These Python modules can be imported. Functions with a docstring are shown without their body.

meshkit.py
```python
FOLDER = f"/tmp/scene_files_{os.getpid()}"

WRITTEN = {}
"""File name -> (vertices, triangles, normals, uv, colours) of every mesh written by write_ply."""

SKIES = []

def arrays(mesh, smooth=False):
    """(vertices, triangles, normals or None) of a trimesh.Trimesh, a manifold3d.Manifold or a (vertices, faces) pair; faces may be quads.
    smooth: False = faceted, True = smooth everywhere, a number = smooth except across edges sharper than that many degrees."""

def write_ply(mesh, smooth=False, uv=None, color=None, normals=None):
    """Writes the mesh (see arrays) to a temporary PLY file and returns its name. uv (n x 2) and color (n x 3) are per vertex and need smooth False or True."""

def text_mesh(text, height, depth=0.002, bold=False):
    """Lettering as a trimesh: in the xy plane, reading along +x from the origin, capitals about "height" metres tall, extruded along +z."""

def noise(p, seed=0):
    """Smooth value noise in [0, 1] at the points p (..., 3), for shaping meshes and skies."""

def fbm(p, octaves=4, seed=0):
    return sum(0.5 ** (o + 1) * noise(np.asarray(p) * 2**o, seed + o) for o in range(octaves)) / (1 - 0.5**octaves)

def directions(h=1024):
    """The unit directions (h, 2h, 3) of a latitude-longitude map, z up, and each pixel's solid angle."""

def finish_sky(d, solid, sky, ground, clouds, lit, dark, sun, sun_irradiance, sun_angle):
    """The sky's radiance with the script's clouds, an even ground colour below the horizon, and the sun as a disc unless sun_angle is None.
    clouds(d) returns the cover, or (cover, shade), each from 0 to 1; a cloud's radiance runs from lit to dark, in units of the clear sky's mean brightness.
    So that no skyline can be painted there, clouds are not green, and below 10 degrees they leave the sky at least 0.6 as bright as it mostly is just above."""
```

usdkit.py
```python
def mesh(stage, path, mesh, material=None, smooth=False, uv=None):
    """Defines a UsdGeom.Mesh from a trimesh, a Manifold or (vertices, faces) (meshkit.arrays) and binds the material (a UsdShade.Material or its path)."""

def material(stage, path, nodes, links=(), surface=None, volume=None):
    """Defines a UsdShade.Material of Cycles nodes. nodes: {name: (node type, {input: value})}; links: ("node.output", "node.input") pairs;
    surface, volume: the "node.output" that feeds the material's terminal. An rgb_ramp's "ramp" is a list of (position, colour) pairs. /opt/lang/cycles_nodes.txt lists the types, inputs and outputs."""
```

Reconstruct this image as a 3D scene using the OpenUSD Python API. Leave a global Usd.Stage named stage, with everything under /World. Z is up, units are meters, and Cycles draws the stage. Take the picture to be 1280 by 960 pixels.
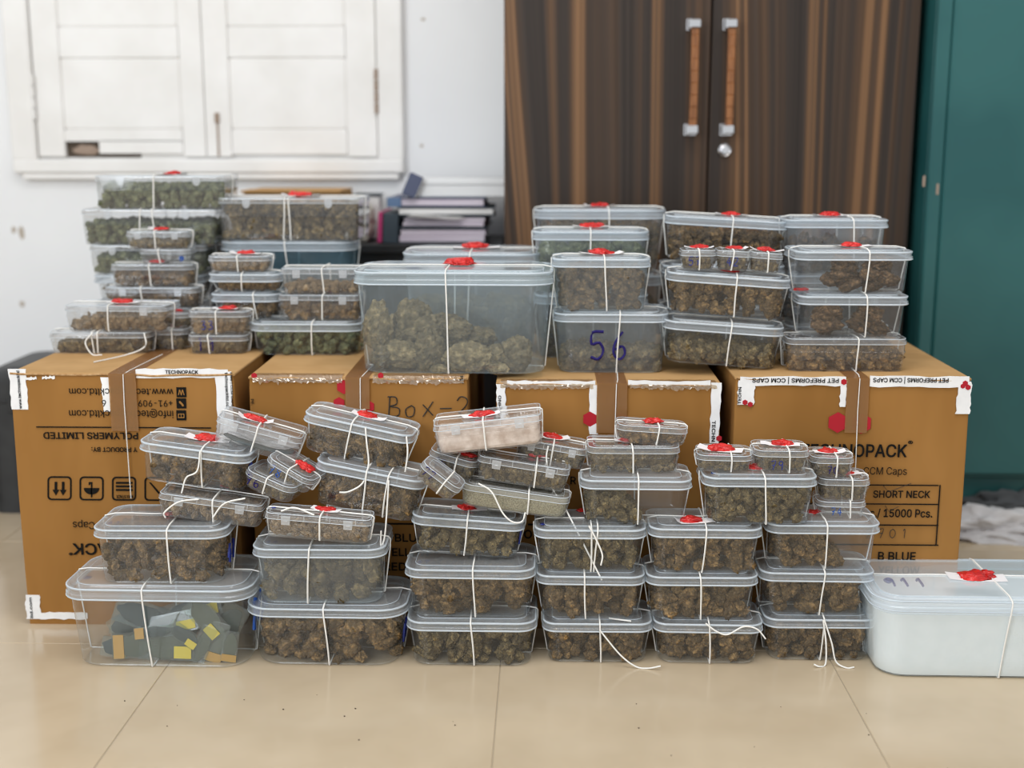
import math, random
import numpy as np, trimesh
from scipy.spatial import ConvexHull
from pxr import Usd, UsdGeom, UsdLux, UsdShade, Gf, Sdf, Vt
import usdkit, meshkit

random.seed(7)
RNG = np.random.default_rng(7)
stage = Usd.Stage.CreateInMemory()
UsdGeom.SetStageUpAxis(stage, 'Z'); UsdGeom.SetStageMetersPerUnit(stage, 1.0)
stage.DefinePrim('/World', 'Xform')
V = lambda *a: np.array(a, float)

# ------------------------------------------------------------------ camera, light, exposure
TH, PSI, CAMZ, FPX = math.radians(11.04), math.radians(1.44), .93, 1564.0
RIGHT = V(math.cos(PSI), math.sin(PSI), 0)
FWD = V(-math.sin(PSI) * math.cos(TH), math.cos(PSI) * math.cos(TH), -math.sin(TH))
UP = np.cross(RIGHT, FWD)
CAM = V(0, 0, CAMZ)
cam = UsdGeom.Camera.Define(stage, '/World/camera')
cam.CreateHorizontalApertureAttr(36.0); cam.CreateVerticalApertureAttr(27.0)
cam.CreateFocalLengthAttr(FPX * 36 / 1280)
cam.CreateFStopAttr(1.75); cam.CreateFocusDistanceAttr(2.2)
cam.CreateClippingRangeAttr(Gf.Vec2f(.05, 100))
cam.CreateExposureAttr(-0.58)
cam.AddTransformOp().Set(Gf.Matrix4d(*[float(x) for r in ((*RIGHT, 0), (*UP, 0), (*-FWD, 0), (*CAM, 1)) for x in r]))

def at(px, py, Y):
    "the point of the vertical plane y = Y that shows at a pixel of the photograph"
    r = FWD + RIGHT * (px - 640) / FPX - UP * (py - 480) / FPX
    return CAM + r * (Y / r[1])

def rect_light(name, pos, target, w, h, power, color):
    L = UsdLux.RectLight.Define(stage, '/World/' + name)
    z = V(*pos) - V(*target); z /= np.linalg.norm(z)
    x = np.cross(V(0, 1, 0) if abs(z[1]) < .9 else V(0, 0, 1), z); x /= np.linalg.norm(x); y = np.cross(z, x)
    L.AddTransformOp().Set(Gf.Matrix4d(*[float(c) for r in ((*x, 0), (*y, 0), (*z, 0), (*pos, 1)) for c in r]))
    L.CreateWidthAttr(w); L.CreateHeightAttr(h); L.CreateIntensityAttr(power); L.CreateColorAttr(Gf.Vec3f(*color))
rect_light('ceiling_lamp_light', (.2, 1.2, 2.9), (.2, 1.2, 0), 2.4, 1.4, 6.2, (1.0, .965, .92))
rect_light('window_daylight', (-2.2, -1.3, 2.0), (-.1, 2.5, .6), 2.2, 2.0, 8.5, (.93, .97, 1.0))
dome = UsdLux.DomeLight.Define(stage, '/World/room_bounce_light')
dome.CreateIntensityAttr(.32); dome.CreateColorAttr(Gf.Vec3f(.95, .98, 1.0))

# ------------------------------------------------------------------ helpers
taken = {}
def numbered(path):
    n = taken.get(path, 0); taken[path] = n + 1
    return path if n == 0 else f'{path}_{n:03d}'

def tag(o, label=None, cat=None, group=None, kind=None):
    p = o if isinstance(o, Usd.Prim) else o.GetPrim()
    for k, v in (('label', label), ('category', cat), ('group', group), ('kind', kind)):
        if v: p.SetCustomDataByKey(k, v)
    return o

def thing(name, label=None, cat=None, loc=(0, 0, 0), yaw=0, roll=0, group=None, kind=None):
    x = UsdGeom.Xform.Define(stage, numbered('/World/' + name))
    x.AddTranslateOp().Set(Gf.Vec3d(*map(float, loc)))
    if yaw: x.AddRotateZOp().Set(float(yaw))
    if roll: x.AddRotateYOp().Set(float(roll))
    return tag(x, label, cat, group, kind)

def obj(name, mesh, mat, parent=None, smooth=False, label=None, cat=None, group=None, kind=None):
    base = '/World' if parent is None else str(parent.GetPath())
    return tag(usdkit.mesh(stage, numbered(base + '/' + name), mesh, MATS[mat], smooth), label, cat, group, kind)

def join(*ms):
    ms = [trimesh.Trimesh(*m[:2], process=False) if isinstance(m, tuple) else m for m in ms]
    return trimesh.util.concatenate(ms)

def box(x0, x1, y0, y1, z0, z1, c=0.0):
    "a box, its edges chamfered by c"
    lo, hi = np.minimum([x0, y0, z0], [x1, y1, z1]), np.maximum([x0, y0, z0], [x1, y1, z1])
    if c <= 0:
        m = trimesh.creation.box(hi - lo); m.apply_translation((lo + hi) / 2); return m
    c = min(c, *(hi - lo) * .45)
    P = []
    for sx in (0, 1):
        for sy in (0, 1):
            for sz in (0, 1):
                p = np.where([sx, sy, sz], hi, lo); s = np.where([sx, sy, sz], -c, c)
                for k in range(3):
                    q = p + s; q[k] = p[k]; P.append(q)
    P = np.array(P); h = ConvexHull(P)
    m = trimesh.Trimesh(P, h.simplices, process=True); m.fix_normals(); return m

def rrect(w, d, r, n=6):
    r = min(r, w * .49, d * .49); a = np.linspace(0, np.pi / 2, n + 1)
    out = []
    for k, (cx, cy) in enumerate(((w / 2 - r, d / 2 - r), (-w / 2 + r, d / 2 - r), (-w / 2 + r, -d / 2 + r), (w / 2 - r, -d / 2 + r))):
        t = a + k * np.pi / 2
        out.append(np.stack([cx + r * np.cos(t), cy + r * np.sin(t)], 1))
    return np.vstack(out)

def loft(rings, cap0=True, cap1=True):
    "rings: arrays (n,3) of equal length, from the first to the last; flat caps close it"
    n = len(rings[0]); v = [np.vstack(rings)]; f = []
    i = np.arange(n); j = (i + 1) % n
    for k in range(len(rings) - 1):
        a, b = k * n, (k + 1) * n
        f += [np.stack([a + i, a + j, b + j], 1), np.stack([a + i, b + j, b + i], 1)]
    m = n * len(rings)
    if cap0:
        v.append(rings[0].mean(0)[None]); f.append(np.stack([j, i, np.full(n, m)], 1)); m += 1
    if cap1:
        k = n * (len(rings) - 1); v.append(rings[-1].mean(0)[None]); f.append(np.stack([k + i, k + j, np.full(n, m)], 1))
    return trimesh.Trimesh(np.vstack(v), np.vstack(f), process=False)

def ring(w, d, r, z, n=6):
    p = rrect(w, d, r, n); return np.column_stack([p, np.full(len(p), z)])

def tube(pts, r, sides=6, closed=False):
    p = np.asarray(pts, float)
    t = (np.roll(p, -1, 0) - np.roll(p, 1, 0)) if closed else np.gradient(p, axis=0)
    t /= np.linalg.norm(t, axis=1, keepdims=True) + 1e-12
    ref = V(.31, .11, .94) if abs(t[:, 2]).mean() < .6 else V(.9, .4, .17)
    a = np.cross(t, ref); a /= np.linalg.norm(a, axis=1, keepdims=True) + 1e-12
    b = np.cross(t, a); ang = np.arange(sides) * 2 * np.pi / sides
    v = p[:, None] + r * (np.cos(ang)[None, :, None] * a[:, None] + np.sin(ang)[None, :, None] * b[:, None])
    n = len(p); f = []
    for i in range(n if closed else n - 1):
        for s in range(sides):
            q = [i * sides + s, i * sides + (s + 1) % sides, ((i + 1) % n) * sides + (s + 1) % sides, ((i + 1) % n) * sides + s]
            f += [[q[0], q[1], q[2]], [q[0], q[2], q[3]]]
    vv = v.reshape(-1, 3)
    if not closed:
        for e in (0, n - 1):
            k = len(vv); vv = np.vstack([vv, p[e]])
            for s in range(sides):
                f.append([e * sides + s, e * sides + (s + 1) % sides, k] if e else [(s + 1) % sides, s, k])
    return trimesh.Trimesh(vv, f, process=False)

def spline(pts, k=6):
    p = np.asarray(pts, float)
    if len(p) < 3: return p
    q = np.vstack([2 * p[0] - p[1], p, 2 * p[-1] - p[-2]]); out = []
    for i in range(1, len(q) - 2):
        t = np.linspace(0, 1, k, endpoint=False)[:, None]
        a, b, c, d = q[i - 1], q[i], q[i + 1], q[i + 2]
        out.append(.5 * ((2 * b) + (c - a) * t + (2 * a - 5 * b + 4 * c - d) * t ** 2 + (3 * b - a - 3 * c + d) * t ** 3))
    return np.vstack(out + [p[-1:]])

def densify(p, step, closed=True):
    out = []; n = len(p)
    for i in range(n if closed else n - 1):
        a, b = p[i], p[(i + 1) % n]; k = max(1, int(np.linalg.norm(b - a) / step))
        out += [a + (b - a) * t / k for t in range(k)]
    if not closed: out.append(p[-1])
    return np.array(out)

def lump(sub, scale, amp=.3, freq=2.0, seed=0, fine=.12, ffreq=6.0):
    m = trimesh.creation.icosphere(sub); p = m.vertices
    r = 1 + amp * 2 * (meshkit.fbm(p * freq + seed * 7.3, 2, seed) - .5) + fine * 2 * (meshkit.fbm(p * ffreq + seed * 3.1, 2, seed + 9) - .5)
    m.vertices = p * r[:, None] * np.asarray(scale); return m

# ------------------------------------------------------------------ materials
MATS = {}
def mat(name, nodes, links, surface):
    MATS[name] = usdkit.material(stage, '/World/Looks/' + name, nodes, links, surface=surface)

def plain(name, color, rough=.6, **kw):
    mat(name, {'p': ('principled_bsdf', {'base_color': color, 'roughness': rough, **kw})}, [], 'p.BSDF')

def noisy(name, c0, c1, scale, rough=.6, bump=0.0, bscale=None, stretch=(1, 1, 1), lo=.35, hi=.65, obj_coords=False, detail=3, bdist=.002, vary=0.0, **kw):
    src = 'c.object' if obj_coords else 'c.position'
    N = {'c': ('texture_coordinate' if obj_coords else 'geometry', {}), 'm': ('mapping', {'scale': stretch}),
         'n': ('noise_texture', {'scale': scale, 'detail': detail}), 'r': ('rgb_ramp', {'ramp': [(lo, c0), (hi, c1)]}),
         'p': ('principled_bsdf', {'roughness': rough, **kw})}
    K = [(src, 'm.vector'), ('m.vector', 'n.vector'), ('n.fac', 'r.fac')]
    if vary:
        N['i'] = ('object_info', {}); N['mr'] = ('map_range', {'to_min': 1 - vary, 'to_max': 1 + vary}); N['h'] = ('hsv', {})
        K += [('i.random', 'mr.value'), ('mr.result', 'h.value'), ('r.color', 'h.color'), ('h.color', 'p.base_color')]
    else:
        K.append(('r.color', 'p.base_color'))
    if bump:
        N['bn'] = ('noise_texture', {'scale': bscale or scale * 3, 'detail': 4}); N['b'] = ('bump', {'strength': bump, 'distance': bdist})
        K += [('m.vector', 'bn.vector'), ('bn.fac', 'b.height'), ('b.normal', 'p.normal')]
    mat(name, N, K, 'p.BSDF')

def clear_plastic(name, milk, tint, white=(.86, .9, .93), rough=.12, gloss=1.0):
    "thin polypropylene: mostly see-through, a little milky, glossy at grazing angles"
    mat(name, {'t': ('transparent_bsdf', {'color': tint}), 'd': ('diffuse_bsdf', {'color': white}), 'u': ('translucent_bsdf', {'color': white}),
               'du': ('mix_closure', {'fac': .45}), 'b': ('mix_closure', {'fac': milk}), 'g': ('glossy_bsdf', {'color': (.95, .97, 1), 'roughness': rough}),
               'w': ('layer_weight', {'blend': .5}), 'pw': ('math', {'math_type': 'power', 'value2': 4.0}),
               'ma': ('math', {'math_type': 'multiply_add', 'value2': .75 * gloss, 'value3': .045 * gloss}), 'x': ('mix_closure', {})},
        [('d.BSDF', 'du.closure1'), ('u.BSDF', 'du.closure2'), ('t.BSDF', 'b.closure1'), ('du.closure', 'b.closure2'),
         ('w.facing', 'pw.value1'), ('pw.value', 'ma.value1'), ('ma.value', 'x.fac'), ('b.closure', 'x.closure1'), ('g.BSDF', 'x.closure2')], 'x.closure')
clear_plastic('tub_plastic', .045, (.95, .965, .975))
clear_plastic('lid_plastic', .34, (.95, .965, .975), white=(.86, .91, .96))
clear_plastic('milky_plastic', .15, (.92, .95, .965), white=(.8, .87, .92))
clear_plastic('milky_lid', .40, (.93, .955, .97), white=(.86, .91, .96))
clear_plastic('rim_plastic', .78, (.95, .965, .975), white=(.86, .92, .97))
clear_plastic('deep_plastic', .12, (.90, .945, .965), white=(.74, .86, .93))
clear_plastic('deep_lid', .42, (.90, .95, .97), white=(.82, .91, .96))
clear_plastic('blue_plastic', .16, (.60, .78, .86), white=(.42, .68, .82))
clear_plastic('crisp_plastic', .09, (.96, .965, .965), white=(.92, .91, .92), rough=.06, gloss=1.3)
clear_plastic('crisp_lid', .22, (.96, .965, .965), white=(.92, .91, .92), rough=.06, gloss=1.3)
clear_plastic('sachet_film', .05, (.88, .92, .90), white=(.7, .78, .74), rough=.07, gloss=1.1)
clear_plastic('bag_film', .5, (.93, .93, .94), white=(.9, .9, .92), rough=.15, gloss=1.2)
clear_plastic('latch_plastic', .34, (.95, .96, .97), white=(.93, .94, .95), rough=.1, gloss=1.4)

def bud(name, c0, c1, c2, scale=110):
    mat(name, {'c': ('texture_coordinate', {}), 'n': ('noise_texture', {'scale': scale, 'detail': 4, 'roughness': .65}),
               'n2': ('noise_texture', {'scale': scale * 4.5, 'detail': 2}), 'v': ('voronoi_texture', {'scale': scale * 3.2}),
               'r': ('rgb_ramp', {'ramp': [(.30, c0), (.52, c1), (.70, c2)]}), 'i': ('object_info', {}),
               'mr': ('map_range', {'to_min': .72, 'to_max': 1.3}), 'h': ('hsv', {}), 'b': ('bump', {'strength': .8, 'distance': .0015}),
               'p': ('principled_bsdf', {'roughness': .75, 'specular_ior_level': .25})},
        [('c.object', 'n.vector'), ('c.object', 'n2.vector'), ('c.object', 'v.vector'), ('n.fac', 'r.fac'), ('i.random', 'mr.value'), ('mr.result', 'h.value'),
         ('r.color', 'h.color'), ('h.color', 'p.base_color'), ('v.distance', 'b.height'), ('b.normal', 'p.normal')], 'p.BSDF')
bud('bud_brown', (.045, .028, .013), (.155, .098, .042), (.42, .255, .10))
bud('bud_olive', (.042, .031, .015), (.14, .102, .046), (.36, .26, .115))
bud('bud_green', (.048, .056, .028), (.14, .155, .078), (.30, .31, .16))
bud('bud_tan', (.10, .068, .036), (.24, .165, .088), (.42, .30, .17))
bud('bud_dark', (.028, .018, .011), (.105, .062, .032), (.34, .20, .095))
bud('clump_leaf', (.06, .044, .022), (.19, .14, .07), (.42, .31, .16), 70)
noisy('granules', (.20, .18, .11), (.48, .44, .30), 420, .9, .9, 500, obj_coords=True, bdist=.003)
noisy('pale_resin', (.55, .42, .34), (.82, .70, .62), 60, .7, .5, 140, obj_coords=True)
noisy('white_powder', (.92, .945, .935), (.96, .975, .965), 40, .9, .25, 200, obj_coords=True)
noisy('string_cotton', (.80, .78, .73), (.92, .91, .88), 700, .9)
noisy('sealing_wax', (.46, .012, .012), (.72, .03, .025), 60, .28, .35, 120, obj_coords=True)
plain('slip_paper', (.88, .86, .87), .8)
plain('blue_ink', (.018, .035, .26), .5)
plain('bright_blue_ink', (.02, .10, .42), .5)
plain('violet_ink', (.02, .014, .13), .6, specular_ior_level=.2)
plain('black_ink', (.02, .018, .016), .7)
mat('clear_tape', {'t': ('transparent_bsdf', {'color': (.93, .88, .80)}), 'g': ('glossy_bsdf', {'color': (.95, .93, .9), 'roughness': .16}), 'd': ('diffuse_bsdf', {'color': (.62, .45, .26)}), 'a': ('mix_closure', {'fac': .12}), 'x': ('mix_closure', {'fac': .17})},
    [('t.BSDF', 'a.closure1'), ('d.BSDF', 'a.closure2'), ('a.closure', 'x.closure1'), ('g.BSDF', 'x.closure2')], 'x.closure')
plain('print_black', (.012, .011, .010), .9, specular_ior_level=.08)
plain('print_red', (.43, .018, .03), .8, specular_ior_level=.2)
plain('red_ink', (.5, .02, .02), .5)
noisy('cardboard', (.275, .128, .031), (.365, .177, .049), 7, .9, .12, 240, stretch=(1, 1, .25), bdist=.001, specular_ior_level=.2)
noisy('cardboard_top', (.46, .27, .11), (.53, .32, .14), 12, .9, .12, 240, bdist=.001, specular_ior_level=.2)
noisy('cardboard_edge', (.36, .19, .07), (.52, .33, .16), 160, .9, .4, 300, bdist=.002)
noisy('label_tape', (.80, .80, .81), (.90, .90, .90), 30, .4, .25, 60)
mat('brown_tape', {'t': ('transparent_bsdf', {'color': (.86, .72, .55)}), 'g': ('geometry', {}), 'mp': ('mapping', {'scale': (1, 1, .12)}), 'n': ('noise_texture', {'scale': 160, 'detail': 3}),
                   'b': ('bump', {'strength': .5, 'distance': .002}), 'p': ('principled_bsdf', {'base_color': (.42, .235, .10), 'roughness': .2, 'specular_ior_level': .7}), 'x': ('mix_closure', {'fac': .42})},
    [('g.position', 'mp.vector'), ('mp.vector', 'n.vector'), ('n.fac', 'b.height'), ('b.normal', 'p.normal'), ('t.BSDF', 'x.closure1'), ('p.BSDF', 'x.closure2')], 'x.closure')
noisy('wall_paint', (.86, .87, .89), (.91, .92, .93), 2.2, .7, .15, 25, bdist=.004)
noisy('window_paint', (.84, .825, .80), (.91, .90, .885), 6, .45, .2, 30, bdist=.003)
plain('chipped_paint', (.36, .27, .21), .8)
plain('wall_stain', (.50, .44, .37), .9)
plain('bud_dark_plain', (.06, .045, .03), .9)
plain('hole_dark', (.10, .075, .055), .9)
noisy('floor_tile', (.52, .415, .285), (.585, .475, .335), 5, .17, .03, 60, specular_ior_level=.45)
plain('grout', (.40, .335, .245), .8)
noisy('black_laminate', (.012, .012, .013), (.022, .022, .024), 12, .38)
noisy('black_plastic', (.014, .015, .017), (.026, .028, .03), 20, .45)
noisy('teal_steel', (.016, .098, .102), (.026, .125, .126), 3.5, .38, .05, 8)
plain('dark_gap', (.012, .012, .012), .8)
plain('chrome', (.82, .82, .84), .14, metallic=1.0)
noisy('handle_wood', (.20, .075, .025), (.34, .14, .05), 30, .35, stretch=(6, 6, .6))
mat('ebony_laminate', {'g': ('geometry', {}), 'm1': ('mapping', {'scale': (1, 1, .10)}), 'n0': ('noise_texture', {'scale': 3.2, 'detail': 1}), 'sx': ('separate_xyz', {}),
                       'mu': ('math', {'math_type': 'multiply_add', 'value2': .26, 'value3': 0}), 'ad': ('math', {'math_type': 'add'}), 'cx': ('combine_xyz', {}),
                       'n1': ('noise_texture', {'scale': 15, 'detail': 2, 'roughness': .55}), 'n2': ('noise_texture', {'scale': 95, 'detail': 3}),
                       'r1': ('rgb_ramp', {'ramp': [(.30, (.030, .023, .020)), (.47, (.046, .034, .028)), (.54, (.095, .054, .031)), (.59, (.235, .125, .060)), (.65, (.115, .066, .038)), (.75, (.036, .026, .022))]}),
                       'r2': ('rgb_ramp', {'ramp': [(.35, (.62, .62, .62)), (.65, (1.12, 1.1, 1.08))]}), 'mx': ('mix', {'mix_type': 'multiply', 'fac': 1.0}),
                       'p': ('principled_bsdf', {'roughness': .38, 'specular_ior_level': .3})},
    [('g.position', 'm1.vector'), ('m1.vector', 'n0.vector'), ('g.position', 'sx.vector'), ('n0.fac', 'mu.value1'), ('sx.x', 'ad.value1'), ('mu.value', 'ad.value2'),
     ('ad.value', 'cx.x'), ('cx.vector', 'n1.vector'), ('cx.vector', 'n2.vector'), ('n1.fac', 'r1.fac'), ('n2.fac', 'r2.fac'), ('r1.color', 'mx.color1'), ('r2.color', 'mx.color2'),
     ('mx.color', 'p.base_color')], 'p.BSDF')
noisy('lilac_pages', (.58, .50, .60), (.76, .70, .77), 60, .85, .5, 90, stretch=(.05, .05, 4))
noisy('white_pages', (.70, .69, .68), (.84, .83, .82), 60, .85, .5, 90, stretch=(.05, .05, 4))
plain('cover_blue', (.10, .17, .30), .5); plain('cover_dark', (.03, .045, .06), .5); plain('cover_magenta', (.42, .03, .14), .5)
plain('cover_navy', (.075, .09, .16), .5); plain('file_white', (.80, .81, .82), .6)
noisy('sack_cloth', (.42, .40, .34), (.62, .60, .54), 25, .9, .4, 60)
noisy('white_cloth', (.46, .45, .46), (.66, .65, .66), 18, .8, .4, 40)
plain('grey_cloth', (.07, .075, .08), .8)
plain('sachet_green', (.085, .10, .07), .6); plain('sachet_yellow', (.62, .50, .07), .6); plain('sachet_tan', (.50, .30, .085), .7); plain('sachet_dark', (.035, .055, .055), .5)

# ------------------------------------------------------------------ the setting
FLOOR = thing('floor', kind='structure')
obj('grout', box(-3.6, 3.6, -2.2, 3.6, -.03, -.0014), 'grout', FLOOR)
for i in range(-6, 6):
    for j in range(-7, 3):
        x0, y0 = -.674 + .6 * i, 2.195 + .6 * j
        obj('tile', box(x0 + .0008, x0 + .5992, y0 + .0008, y0 + .5992, -.012, 0, .0010), 'floor_tile', FLOOR)
WY = 3.52                                                         # the wall's face
rs = np.random.default_rng(3)
sp_ = []
for k in range(20):
    q = lump(1, (.0013, .001, .0008), .4, 2, k); q.vertices *= rs.uniform(.4, 1.2); q.vertices += V(rs.uniform(-.75, .8), rs.uniform(1.72, 2.05), .0008); sp_.append(q)
tag(obj('floor_specks', join(*sp_), 'bud_dark_plain'), 'tiny dark plant specks scattered on the beige floor tiles', 'specks', None, 'stuff')
WALL = thing('wall_back', kind='structure')
obj('wall_surface', box(-3.6, 3.6, WY, WY + .15, -.03, 3.0), 'wall_paint', WALL)
for k, (px, py, a, b) in enumerate(((27, 291, .009, .016), (17, 287, .006, .010), (28, 380, .007, .009), (529, 24, .006, .004), (527, 182, .005, .005), (62, 222, .05, .004), (130, 222, .04, .003))):
    c = at(px, py, WY); o = obj('plaster_chip', lump(2, (a, .0012, b), .5, 1.6, k, .3, 5), 'wall_stain', WALL); o.AddTranslateOp().Set(Gf.Vec3d(c[0], WY, c[2]))

WIN = thing('window_1', kind='structure')
FY = 3.50
obj('window_frame', join(box(-1.475, -1.404, FY - .012, WY, .875, 2.1, .004), box(-.456, -.385, FY - .012, WY, .875, 2.1, .004)), 'window_paint', WIN)
obj('window_sill', join(box(-1.475, -.385, FY - .014, WY, .838, .878, .006), box(-1.45, -.40, FY - .008, WY, .822, .839, .003)), 'window_paint', WIN)
obj('backing', box(-1.404, -.456, WY - .006, WY - .001, .878, 2.1), 'window_paint', WIN)
obj('rot_hole', box(-1.33, -1.12, WY - .0072, WY - .0055, .882, .93), 'hole_dark', WIN)
def leaf(x0, x1, px0, px1, hole):
    z0, z1, za, zb, zc = .884, 2.09, .957, 1.150, 1.230
    y0, y1 = FY - .004, WY - .008
    lf = UsdGeom.Xform.Define(stage, numbered(str(WIN.GetPath()) + '/shutter'))
    for a, b in ((x0, px0), (px1, x1)):
        obj('stile', box(a, b, y0, y1, z0, z1, .002), 'window_paint', lf)
    if hole:                                                       # the rotted lower rail, a bite out of its left end and foot
        obj('rail', join(box(px0 + .001, px0 + .19, y0, y1, .926, za), box(px0 + .095, px1 - .001, y0, y1, z0 + .009, .928), box(px0 + .19, px1 - .001, y0, y1, .925, za, .001)), 'window_paint', lf)
        obj('splinter', lump(2, (.035, .006, .014), .4, 2, 3), 'chipped_paint', lf).AddTranslateOp().Set(Gf.Vec3d(px0 + .055, y0 + .008, .903))
    else:
        obj('rail', box(px0 + .001, px1 - .001, y0, y1, z0 + .006, za, .002), 'window_paint', lf)
    for a, b in ((zb, zc), (1.47, 1.55), (2.0, z1)):
        obj('rail', box(px0 + .001, px1 - .001, y0, y1, a, b, .002), 'window_paint', lf)
    for a, b in ((za, zb), (zc, 1.47), (1.55, 2.0)):
        g = -.001
        P = ring(px1 - px0 - 2 * g, b - a - 2 * g, .012, 0, 4); Q = ring(px1 - px0 - .013 - 2 * g, b - a - .013 - 2 * g, .010, .0048, 4)
        m = loft([P - V(0, 0, .006), P, Q]); vv = m.vertices
        m.vertices = np.column_stack([vv[:, 0] + (px0 + px1) / 2, y0 + .0060 - vv[:, 2], vv[:, 1] + (a + b) / 2]); m.invert() if m.volume < 0 else None
        obj('panel', m, 'window_paint', lf, smooth=30)
leaf(-1.401, -.9335, -1.326, -.996, True)
leaf(-.9315, -.459, -.862, -.540, False)
for x, z in ((-1.4025, 1.045), (-.4575, 1.06)):
    obj('hinge', join(*[trimesh.Trimesh(*(lambda t: (t.vertices + V(x, FY - .013, z - .045 + .03 * k), t.faces))(trimesh.creation.cylinder(.0055, .027, sections=12)), process=False) for k in range(4)]), 'window_paint' if x < -1 else 'chipped_paint', WIN, smooth=40)
bz = at(272, 150, FY)
obj('bolt', join(box(bz[0] - .006, bz[0] + .006, FY - .012, FY, bz[2] - .008, bz[2] + .02, .002), box(bz[0] - .002, bz[0] + .003, FY - .008, FY, .885, bz[2], .001)), 'chipped_paint', WIN)

# ------------------------------------------------------------------ furniture behind
W = thing('wardrobe', 'tall dark wood-grained wardrobe with two doors and a lock', 'wardrobe', (.398, 3.1, 0))
wx0, wx1, wz = -.495, .493, 2.05
obj('carcass', join(box(wx0, wx0 + .02, .022, .41, 0, wz), box(wx1 - .02, wx1, .022, .41, 0, wz), box(wx0, wx1, .022, .41, wz, wz + .02), box(wx0 + .02, wx1 - .02, .39, .41, 0, wz), box(wx0 + .02, wx1 - .02, .03, .39, 0, .06)), 'ebony_laminate', W)
for s in (-1, 1):
    d = UsdGeom.Xform.Define(stage, numbered(str(W.GetPath()) + '/door'))
    x0, x1 = (wx0, -.0022) if s < 0 else (.0022, wx1)
    obj('door_panel', box(x0, x1, 0, .02, .06, wz, .0015), 'ebony_laminate', d)
    hx = -.0425 if s < 0 else .0435
    z0, z1 = .966, 1.187
    g = np.array([[hx, -.034 - .004 * math.sin(math.pi * t), z0 + (z1 - z0) * t] for t in np.linspace(0, 1, 9)])
    obj('handle_grip', join(*[box(g[k][0] - .009, g[k][0] + .009, g[k][1] - .006, g[k][1] + .006, g[k][2] - .0145, g[k][2] + .0145, .002) for k in range(9)]), 'handle_wood', d)
    for z in (z0 - .012, z1 + .012):
        obj('handle_mount', join(box(hx - .012, hx + .012, -.046, -.028, z - .010, z + .010, .002), box(hx - .016, hx - .007, -.040, .001, z - .012, z + .012, .002), box(hx - .018, hx + .012, -.006, .001, z - .014, z + .014, .001)), 'chrome', d)
    if s > 0:
        lk = loft([ring(.032, .032, .0159, 0, 8), ring(.032, .032, .0159, .005, 8), ring(.026, .026, .0129, .008, 8), ring(.018, .018, .0089, .006, 8), ring(.017, .017, .0084, .011, 8), ring(.006, .006, .0029, .011, 8)])
        vv = lk.vertices.copy(); lk.vertices = np.column_stack([vv[:, 0] + .040, -vv[:, 2], vv[:, 1] + .905]); lk.invert() if lk.volume < 0 else None
        obj('lock', lk, 'chrome', d, smooth=35)

L = thing('steel_cupboard', 'scuffed teal green painted steel cupboard beside the wardrobe', 'cupboard', (1.32, 3.03, 0))
obj('cabinet_body', box(-.408, .45, .02, .48, .10, 2.0, .004), 'teal_steel', L)
obj('plinth', box(-.400, .44, .035, .46, 0, .10), 'teal_steel', L)
for a, b in ((-.408, -.374), (-.3725, .45)):
    obj('door_panel', box(a, b, .0, .02, .115, 1.99, .004), 'teal_steel', L)
for px, py in ((1155, 225), (1172, 235)):
    p = at(px, py, 3.03)
    obj('chipped_patch', box(p[0] - 1.32 - .003, p[0] - 1.32 + .003, -.0015, .001, p[2] - .016, p[2] + .010, .001), 'chipped_paint', L)

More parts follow.
